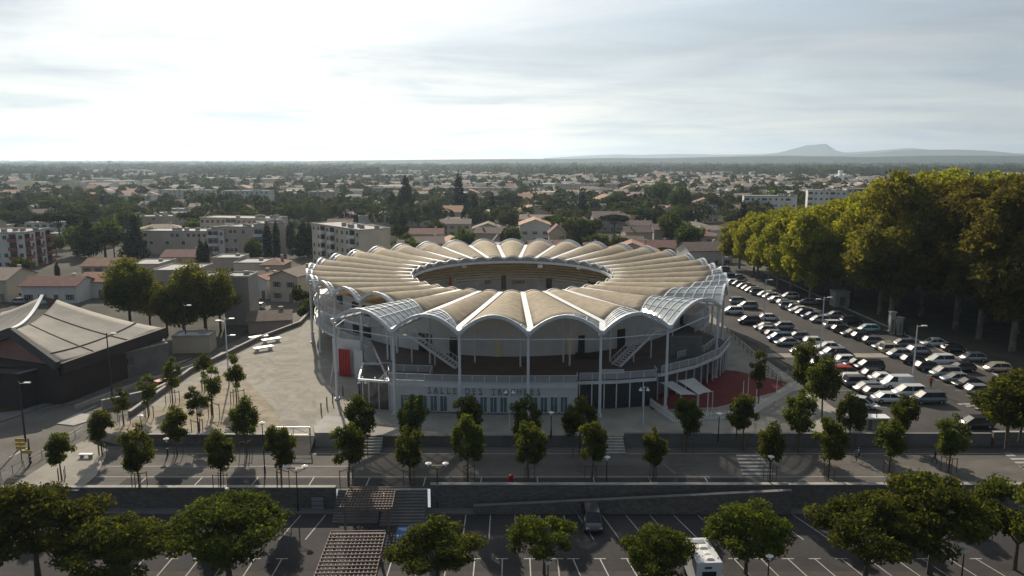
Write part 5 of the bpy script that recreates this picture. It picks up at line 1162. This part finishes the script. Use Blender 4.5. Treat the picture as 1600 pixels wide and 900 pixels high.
# tented hall
t = thing('tented_hall', (-67, 112, ZR), 'large hall with sweeping tent like grey brown roof and pink gable at the left', 'hall')
E0, C0, B0, A0 = P(19, 515, 9.0), P(90, 567, 4.9), P(253, 512, 5.2), PD(89, 468, 124)
def surf(p00, p10, p11, p01, sag, n=16, m=12, dz=0):
    vs = []
    for i in range(n + 1):
        for j in range(m + 1):
            u, v = i / n, j / m; p = (p00 * (1 - u) + p10 * u) * (1 - v) + (p01 * (1 - u) + p11 * u) * v; p = p.copy(); p.z -= sag * 4 * v * (1 - v) * (1 - .5 * u) + .5 * 4 * u * (1 - u) * v; vs.append(p + Vector((0, 0, dz)))
    return vs, [(i * (m + 1) + j, (i + 1) * (m + 1) + j, (i + 1) * (m + 1) + j + 1, i * (m + 1) + j + 1) for i in range(n) for j in range(m)]
vs, fs = surf(E0, C0, B0, A0, 1.0); m = MB(); m.add(vs, fs); o = m.build('roof', ROOFG, t, True); sd = o.modifiers.new('t', 'SOLIDIFY'); sd.thickness = .25
A1 = PD(66, 463, 123); L0 = P(-60, 545, 5.0); L1 = PD(-60, 505, 128)
vs2, fs2 = surf(E0, L0, L1, A1, 1.0); m = MB(); m.add(vs2, [f[::-1] for f in fs2]); rf2 = m.build('roof', ROOFG, t, True); rf2.modifiers.new('t', 'SOLIDIFY').thickness = .25
m = MB(); m.add([A0, A1, vs2[12], vs[12], (A0 + A1) / 2 - Vector((0, -1, 3))], [(0, 1, 4)]); m.build('roof_gap', ROOFG, t)
m = MB(); nn = 13
for j in range(12): m.beam(vs2[j] + Vector((0, 0, .2)), vs2[j + 1] + Vector((0, 0, .2)), .5, .2)
m.build('ridge_cap', METALW, t)
m = MB()
for u in (12,):
    for j in range(12): m.beam(vs[u * nn + j] + Vector((0, 0, .08)), vs[u * nn + j + 1] + Vector((0, 0, .08)), .18, .10)
for v in (4, 8):
    for i in range(16): m.beam(vs[i * nn + v] + Vector((0, 0, .07)), vs[(i + 1) * nn + v] + Vector((0, 0, .07)), .14, .08)
m.build('roof_seam', BROWNB, t)
m = MB(); m.beam(E0 + Vector((.1, -.3, -.3)), C0 + Vector((.1, -.3, -.3)), .7, 1.3); m.beam(E0 + Vector((0, -.3, -.3)), L0 + Vector((0, -.3, -.3)), .7, 1.3); m.build('gable_fascia', mat('slate_edge', (.08, .08, .075), .8, var=.2), t)
m = MB(); f = lambda p, z: (p.x, p.y + .6, z)
m.add([f(L0, ZR + 2.5), f(C0, ZR + 2.5), f(C0, C0.z - .5), f(E0, E0.z - .6), f(L0, L0.z - .5)], [(0, 1, 2, 3, 4)]); m.build('gable_wall', PINKW, t)
m = MB(); m.add([f(L0, ZR), f(C0, ZR), f(C0, ZR + 2.5), f(L0, ZR + 2.5)], [(0, 1, 2, 3)]); m.build('gable_base', WALLS['grey'], t)
m = MB(); m.prism([(C0.x, C0.y), (B0.x, B0.y), (B0.x - 12, B0.y + 3), (A0.x - 8, A0.y + 2), (C0.x - 24, C0.y + 2)], ZR, 4.3); m.build('wall', BROWNB, t)
m = MB(); m.beam((C0.x + .5, C0.y, 4.0), (B0.x + .5, B0.y, 4.4), .5, 1.7); m.build('eave_band', BROWNB, t)
g0, g1, g2 = P(33, 640, ZR), P(140, 607, ZR), P(265, 575, ZR)
t2 = thing('brown_annex', (g0.x, g0.y, ZR), 'dark brown clad low annex in front of the tented hall', 'building'); m = MB(); m.prism([(g0.x, g0.y), (g1.x, g1.y), (g1.x - 3, g1.y + 3), (g0.x - 8, g0.y + 2)], ZR, 3.9); m.build('wall', BROWNB, t2)
m = MB(); m.beam((g0.x, g0.y, 3.95), (g1.x, g1.y, 3.95), .5, .14); m.build('roof_edge', CONCD, t2); m = MB(); p = g0.lerp(g1, .35); m.box((p.x + .12, p.y - .12, .0), (.9, .3, 2.2), math.atan2(g1.y - g0.y, g1.x - g0.x)); m.build('door', DARKM, t2)
t2 = thing('grey_annex', (g1.x, g1.y, ZR), 'grey concrete side wall building beside the tented hall with small window', 'building'); m = MB(); m.prism([(g1.x + .2, g1.y), (g2.x, g2.y), (g2.x - 2, g2.y + 3), (g1.x - 2, g1.y + 3)], ZR, 3.1); m.build('wall', CONCD, t2)
m = MB(); m.beam((g1.x + .2, g1.y, 3.15), (g2.x, g2.y, 3.15), .4, .12); m.build('roof_edge', CONC, t2); m = MB(); p = g1.lerp(g2, .5); m.box((p.x + .1, p.y - .15, 1.6), (.9, .3, .8), math.atan2(g2.y - g1.y, g2.x - g1.x)); m.build('window', GLASS, t2)
OCC.append((-70, 115, 22))

# ------------------------------------------------------------------ the town behind
def zone_of(x, y):
    px = toPX((x, y, 0))[0]
    for lim, nm in ((90, 'at the far left edge'), (220, 'above the tented hall'), (350, 'above long slab, left'), (470, 'above long slab, right'), (620, 'above apartment tower'), (720, 'above arena left rim'), (810, 'above arena middle'), (900, 'just right of arena middle'), (990, 'above arena right half'), (1080, 'above arena right rim'), (1180, 'above the grove start')):
        if px < lim: break
    else: nm = 'beyond the grove'
    dd = 'in near town' if y < 300 else 'in middle town' if y < 430 else 'in farther town' if y < 620 else 'in distant town'
    return dd + ' ' + nm
def hidden(x, y, h=6):
    px, py = toPX((x, y, h))
    if px < -70 or px > 1670: return True
    lim = [(1120, 400), (1140, 335), (1200, 322), (1300, 305), (1400, 285), (1470, 266), (1700, 270)]
    for (a, ya), (b, yb) in zip(lim[:-1], lim[1:]):
        if a <= px < b: return py > ya + (yb - ya) * (px - a) / (b - a) + 3
    if 470 < px < 1120 and y < 212: return True
    return False
def free(x, y, r):
    if 62 < x < 190 and y < 238: return False
    if -47 < x < 60 and y < 214: return False
    if x < -44 and y < 150 + max(0, (-x - 60)) * .4: return False
    return all((x - a) ** 2 + (y - b) ** 2 > (r + c) ** 2 for a, b, c in OCC)
OCC += [(PD(420, 400, 190).x, 190, 8), (PD(640, 400, 600).x, 600, 3)]
# distinct trees seen from afar (px, base row, kind, size)
for px, py, pr, s, sz, lb in ((317, 438, CYP[0], 1.15, .95, 'dark thick cypress between flat roofed houses'), (419, 402, CYP[0], 1.2, 1.0, 'left of the twin cypresses before the long slab'), (433, 402, CYP[0], 1.0, 1.05, 'right of the twin cypresses before the long slab'), (399, 408, ROUND[1], .75, .8, 'dark bushy tree in front of the beige slab'), (165, 402, ROUND[0], 1.6, 1.5, 'broad dark round tree with a green top at the left'), (140, 402, CONI[0], 1.1, 1.1, 'dark conifer between umbrella pine and round tree'), (95, 385, PINE[1], 1.6, 1.3, 'wide umbrella pine above the red panelled block'), (120, 400, ROUND[2], 1.2, 1.3, 'dark tree at the foot of the umbrella pine'), (215, 404, CONI[0], .9, 1.2, 'dark conifer left of the long slab'), (200, 372, ROUND[3], 1.3, 1.3, 'round dark tree before the pale blue cube'), (635, 345, CONI[0], 1.7, 2.0, 'tall dark conifer standing alone above the arena roof left'), (614, 345, CYP[0], 2.2, 1.3, 'short cypress left of the tall dark conifer'), (717, 342, CYP[0], 2.2, 2.2, 'tall slim cypress above the arena roof'), (724, 362, CYP[0], 1.0, .9, 'small slim cypress above the gabled house'), (797, 362, ROUND[0], 1.1, 1.1, 'round dark tree above the centre of the arena roof'), (555, 350, PINE[0], 1.5, 1.1, 'wide umbrella pine above the apartment tower roof'), (910, 345, CYP[0], 2.1, 1.3, 'dark cypress before the sports ground'), (625, 376, ROUND[2], .9, .8, 'small round tree beside the tower gable'), (636, 388, LIND[0], .55, .5, 'small yellow green tree between tower and arena roof'), (455, 390, CYP[0], 1.4, .9, 'dark cypress column right of the gable end block'), (235, 376, LIND[1], .8, .5, 'bright yellow green tree above the long slab'), (960, 372, PINE[1], 1.3, 1.0, 'umbrella pine right of the barn'), (1000, 366, PINE[0], 1.5, 1.2, 'bright umbrella pine right of the barn'), (1040, 372, ROUND[1], 1.3, 1.0, 'bushy tree above the red roof at the right'), (1075, 395, ROUND[3], 1.2, 1.1, 'dark round tree left of the long white house'), (930, 395, ROUND[2], 1.2, .8, 'low dark green tree behind the right arena crests'), (965, 398, ROUND[0], 1.1, .75, 'low bushy tree behind the right arena crests'), (1030, 330, ROUND[3], 2.2, 2.0, 'big rounded tree right of the sports field'), (1058, 335, ROUND[1], 1.9, 1.9, 'tall tree right of the big rounded tree'), (1215, 340, ROUND[0], 1.6, 1.9, 'dark tree between the two white blocks'), (470, 478, ROUND[0], .55, .5, 'dark bush beside the left rim of the arena'), (480, 500, ROUND[1], .55, .45, 'dark garden tree by the street left of the arena')):
    p = P(px, py, ZR); t = place(pr, p.x, p.y, ZR, s, sz=sz); t['label'] = lb if ('tree' in lb or 'cypress' in lb or 'pine' in lb or 'conifer' in lb or 'bush' in lb) else lb + ' tree'; t['category'] = 'tree'; LABELQ.pop()
    OCC.append((p.x, p.y, 4 * s))
PROT = []
rg = random.Random(5)
for i in range(14):
    k = ['gable', 'gable', 'hip', 'end', 'gable', 'flat', 'gable'][i % 7]; wl = ['cream', 'white', 'beige', 'cream'][i % 4]; rf = ['orange', 'brown', 'red brown', 'pale', 'pale'][i % 5]
    w_ = rg.uniform(10, 17); d = rg.uniform(8, 11); h = rg.choice((3.2, 3.4, 5.6, 6.0))
    PROT.append((house_parts(w_, d, h, k, wl, rf, rg), f"{wl} {'two-storey' if h > 5 else 'low'} {'flat-roofed' if k == 'flat' else rf.replace(' ', '-') + '-roofed'} {'hipped ' if k == 'hip' else ''}house", max(w_, d), h))
nh = 0; tries = 0
while nh < 215 and tries < 20000:
    tries += 1; y = 222 + 620 * rnd.random() ** 1.7; px = rnd.uniform(-40, 1640); x = PD(px, 300, y).x
    if hidden(x, y, 8): continue
    if px < 620 and (rnd.random() < .35 or y < 285): continue
    parts, ds, r_, h = rnd.choice(PROT)
    if not free(x, y, r_ * .5): continue
    t = put_house(parts, x, y, ZR, rnd.choice((0, 0, PI / 2, .3, -.3)) + rnd.uniform(-.2, .2) + rnd.choice((0, PI)), small=y > 500); t['category'] = 'house'; t['group'] = 'houses of the town behind the arena'
    queue(t, ds, zone_of(x, y)); OCC.append((x, y, r_ * .5)); nh += 1
nt_ = 0; tries = 0
while nt_ < 150 and tries < 20000:
    tries += 1; y = 205 + 330 * rnd.random() ** 1.1; px = rnd.uniform(-50, 1300); x = PD(px, 300, y).x
    if hidden(x, y, 9) or not free(x, y, .5) or (px < 620 and y < 262 and rnd.random() < .8): continue
    k = rnd.random(); pr, ds = (rnd.choice(ROUND), 'rounded green tree') if k < .6 else (rnd.choice(PINE), 'flat topped umbrella pine') if k < .75 else (CYP[0], 'narrow dark cypress') if k < .87 else (CONI[0], 'dark pointed conifer')
    s = rnd.uniform(.55, 1.15) * (1 if y < 300 else 1.2); place(pr, x, y, ZR, s, sz=s * rnd.uniform(.75, 1.05), desc=ds, zone=zone_of(x, y), group='trees of the town behind the arena'); OCC.append((x, y, 2.2 * s)); nt_ += 1
# everything farther: suburb and woods as masses
def mass_trees(name, specs, seed, per, lf, mt):
    rg = np.random.default_rng(seed); S = np.array(specs); n = len(S) * per; b = np.repeat(S, per, axis=0)
    d = rg.normal(size=(n, 3)); d /= np.linalg.norm(d, axis=1)[:, None]; d[:, 2] = np.abs(d[:, 2]) * 1.2 - .25
    c = np.stack([b[:, 0] + d[:, 0] * b[:, 2], b[:, 1] + d[:, 1] * b[:, 2], ZR + b[:, 3] * (.5 + .5 * d[:, 2])], 1)
    nr = d + rg.normal(size=(n, 3)) * .5; nr /= np.linalg.norm(nr, axis=1)[:, None]; a = np.cross(nr, rg.normal(size=(n, 3))); a /= np.linalg.norm(a, axis=1)[:, None]; bb = np.cross(nr, a)
    s = (b[:, 2] * lf * (.6 + .8 * rg.random(n)))[:, None]; v = np.stack([c - a * s, c - bb * s * .7, c + a * s, c + bb * s * .7], 1).reshape(-1, 3)
    me = bpy.data.meshes.new(name); me.vertices.add(4 * n); me.vertices.foreach_set('co', v.astype(np.float32).ravel()); me.loops.add(4 * n); me.loops.foreach_set('vertex_index', np.arange(4 * n, dtype=np.int32)); me.polygons.add(n); me.polygons.foreach_set('loop_start', np.arange(0, 4 * n, 4, dtype=np.int32)); me.materials.append(mt); me.update(calc_edges=True)
    return me
WOODM = leafmat('far_wood', (.070, .082, .035), (.028, .036, .018), .25, .02, 0)
sp = []
grid = set()
for i in range(3000):
    y = 380 + 1500 * rnd.random() ** 1.2; x = PD(rnd.uniform(-60, 1660), 300, y).x
    if hidden(x, y, 9): continue
    if any((x - a) ** 2 + (y - b) ** 2 < (c * .8) ** 2 for a, b, c in OCC if abs(b - y) < 25): continue
    if math.sin(x * .011 + 1.3) + math.cos(y * .009 + x * .004) > 1.15 and y > 700: continue
    sp.append((x, y, rnd.uniform(2.6, 6.0), rnd.uniform(5, 12)))
o = link('suburban_greenery', mass_trees('suburban_greenery', sp, 3, 55, .36, WOODM)); tag(o, 'mass of garden trees and hedges between the distant houses', 'greenery', kind='stuff')
sp = []
for i in range(5200):
    y = 1500 * (8.0 ** rnd.random()); x = PD(rnd.uniform(-60, 1660), 300, y).x
    v_ = math.sin(x / y * 17 + y * .0021) + math.sin(y * .0047 + 2.0 * math.sin(x * .0008))
    if v_ > .95: continue
    sp.append((x, y, rnd.uniform(8, 16) * (1 + y / 6000), rnd.uniform(7, 15)))
o = link('far_woodland', mass_trees('far_woodland', sp, 4, 34, .5, WOODM)); tag(o, 'dark belts of woodland and hedgerows out to the horizon', 'woodland', kind='stuff')
m = MB(); k = 0
for i in range(2600):
    y = 640 + 1900 * rnd.random() ** 1.3; px = rnd.uniform(-40, 1640); x = PD(px, 300, y).x
    if hidden(x, y, 7) or (px < 700 and rnd.random() < .6) or not all((x - a) ** 2 + (y - b) ** 2 > (9 + c) ** 2 for a, b, c in OCC if abs(b - y) < 30): continue
    w_, d, h = rnd.uniform(9, 20), rnd.uniform(8, 12), rnd.choice((3.2, 5.8, 6.2)); hr = d * .17; c_, s_ = math.cos(rnd.uniform(-.5, .5)), 0
    big = rnd.random() < .08
    if big: w_ *= 2.6; d *= 2; hr = .3; h = 7
    vs = [(x + a * w_ / 2, y + b * d / 2, ZR + q) for q in (0, h) for a, b in ((-1, -1), (1, -1), (1, 1), (-1, 1))] + [(x - w_ / 2, y, ZR + h + hr), (x + w_ / 2, y, ZR + h + hr)]
    m.add(vs, [(0, 1, 5, 4), (1, 2, 6, 9, 5), (2, 3, 7, 6), (3, 0, 4, 8, 7)], rnd.choice((0, 1, 1))); m.add(vs, [(4, 5, 9, 8), (6, 7, 8, 9)], 5 if big else rnd.choice((2, 3, 4, 4))); k += 1
o = m.build('distant_suburb', [WALLS['cream'], WALLS['white'], ROOFS['orange'], ROOFS['brown'], ROOFS['pale'], ROOFS['flat']]); tag(o, 'mass of tiny far houses with tiled roofs near the horizon', 'suburb', kind='stuff')
# pale fields and landmarks near the horizon
FIELD = mat('stubble_field', (.24, .20, .13), 1, spec=0, col2=(.18, .155, .10), scale=.01); FIELDG = mat('green_field', (.09, .11, .05), 1, spec=0, col2=(.13, .12, .06), scale=.01)
m = MB()
for px0, px1, y0, y1, mi in ((400, 660, 950, 1250, 0), (0, 60, 900, 1300, 1), (160, 300, 1300, 1700, 1), (480, 560, 1900, 2500, 1), (1250, 1600, 2600, 3300, 0), (1350, 1550, 1500, 1900, 1), (700, 900, 3200, 4000, 1), (100, 400, 2600, 3400, 0), (900, 1050, 2300, 2900, 1)):
    m.sheet([PD(px0, 260, y0)[:2], PD(px1, 260, y0)[:2], PD(px1 - 12, 260, y1)[:2], PD(px0 + 10, 260, y1)[:2]], ZR + .25, mi)
struct('fields', m, [FIELD, FIELDG])
for px, Y, h, lb in ((898, 2600, 27, 'slender concrete water tower on the horizon right of centre'), (175, 3400, 30, 'far water tower on the left horizon')):
    p = PD(px, 300, Y); m = MB(); m.lathe((0, 0, 0), [(3.0, 0), (2.0, h * .7), (7, h * .9), (8, h), (.5, h + 1.5)], 16); t = thing('water_tower', (p.x, Y, ZR), lb, 'water tower'); link('shaft', m.mesh('shaft', CONC), t)
p = PD(597, 300, 3000); m = MB(); m.lathe((0, 0, 0), [(16, 0), (16, 8), (12, 14), (2, 17)], 20); o = m.build('white_dome', LAMPW); o.location = (p.x, 3000, ZR); tag(o, 'tiny bright white dome on the horizon left of centre', 'dome')
p = PD(1314, 300, 1150); m = MB(); m.prism([(-8, -8), (8, -8), (8, 8), (-8, 8)], 0, 12); m.box((-3, 0, 15), (5, 6, 8)); m.box((4, 0, 12.5), (4, 5, 3)); o = m.build('silo', LAMPW); o.location = (p.x, 1150, ZR); tag(o, 'white stepped silo tower above the grove and white blocks', 'silo')
# hills
def ridge(name, prof, Y, half, mt, seed):
    m = MB(); xs = np.linspace(prof[0][0], prof[-1][0], 90); ys = np.interp(xs, [p[0] for p in prof], [p[1] for p in prof]); rows = 9; vs = []
    rg = random.Random(seed)
    for x_, y_ in zip(xs, ys):
        zt = max(PD(x_, y_, Y).z, 2)
        for j in range(rows):
            v = j / (rows - 1) * 2 - 1; yy = Y + v * half; q = (1 - abs(v)) ** 1.15; vs.append((PD(x_, 250, Y).x * (1 + .0 * v), yy, ZR - 1 + (zt - ZR) * q * (1 + (rg.uniform(-.08, .05) if abs(v) > .01 else 0))))
    n = len(xs); m.add(vs, [(i * rows + j, (i + 1) * rows + j, (i + 1) * rows + j + 1, i * rows + j + 1) for i in range(n - 1) for j in range(rows - 1)])
    o = m.build(name, mt); tag(o, kind='structure'); return o
HILLM = mat('hill_scrub', (.06, .075, .05), 1, spec=0, col2=(.10, .10, .075), scale=.004, detail=7)
ridge('limestone_peak', [(1150, 243), (1190, 241), (1215, 238.5), (1240, 232), (1258, 227), (1272, 226), (1284, 224.5), (1291, 225), (1298, 233), (1306, 235), (1330, 241), (1380, 243)], 11200, 900, HILLM, 1)
ridge('hills', [(850, 247), (900, 244), (960, 241), (1000, 242), (1060, 240.5), (1120, 241.5), (1200, 241), (1300, 239), (1360, 236), (1420, 231), (1445, 233), (1500, 237), (1600, 240), (1700, 240)], 12000, 800, HILLM, 2)
ridge('hills', [(1200, 247), (1290, 243), (1370, 239), (1400, 235), (1440, 234), (1490, 233.5), (1540, 235), (1580, 239), (1640, 243), (1720, 243)], 9000, 900, HILLM, 3)
ridge('hills', [(500, 251), (650, 249.5), (760, 248.5), (880, 248), (960, 246.5), (1030, 247), (1120, 245), (1220, 243), (1350, 245), (1460, 243), (1560, 243), (1720, 244)], 5200, 700, WOODM, 4)
# haze
m = MB(); m.prism([(-12500, -3200), (12500, -3200), (12500, 13500), (-12500, 13500)], ZL - 1.0, 330)
HZM = bpy.data.materials.new('haze'); HZM.use_nodes = True; ht = HZM.node_tree; ht.nodes.clear(); pv = ht.nodes.new('ShaderNodeVolumePrincipled'); ho = ht.nodes.new('ShaderNodeOutputMaterial')
pv.inputs['Color'].default_value = (.66, .83, 1.0, 1); pv.inputs['Density'].default_value = 0.000085; pv.inputs['Anisotropy'].default_value = .5; ht.links.new(pv.outputs[0], ho.inputs['Volume'])
tag(m.build('haze', HZM), kind='stuff')
# untagged single-mesh arena helpers and final labels
for o in sc.objects:
    if o.parent is None and o.get('label') and not o.get('category') and not o.get('kind'): o['category'] = o.name.split('.')[0].replace('_', ' ')
flush_labels()
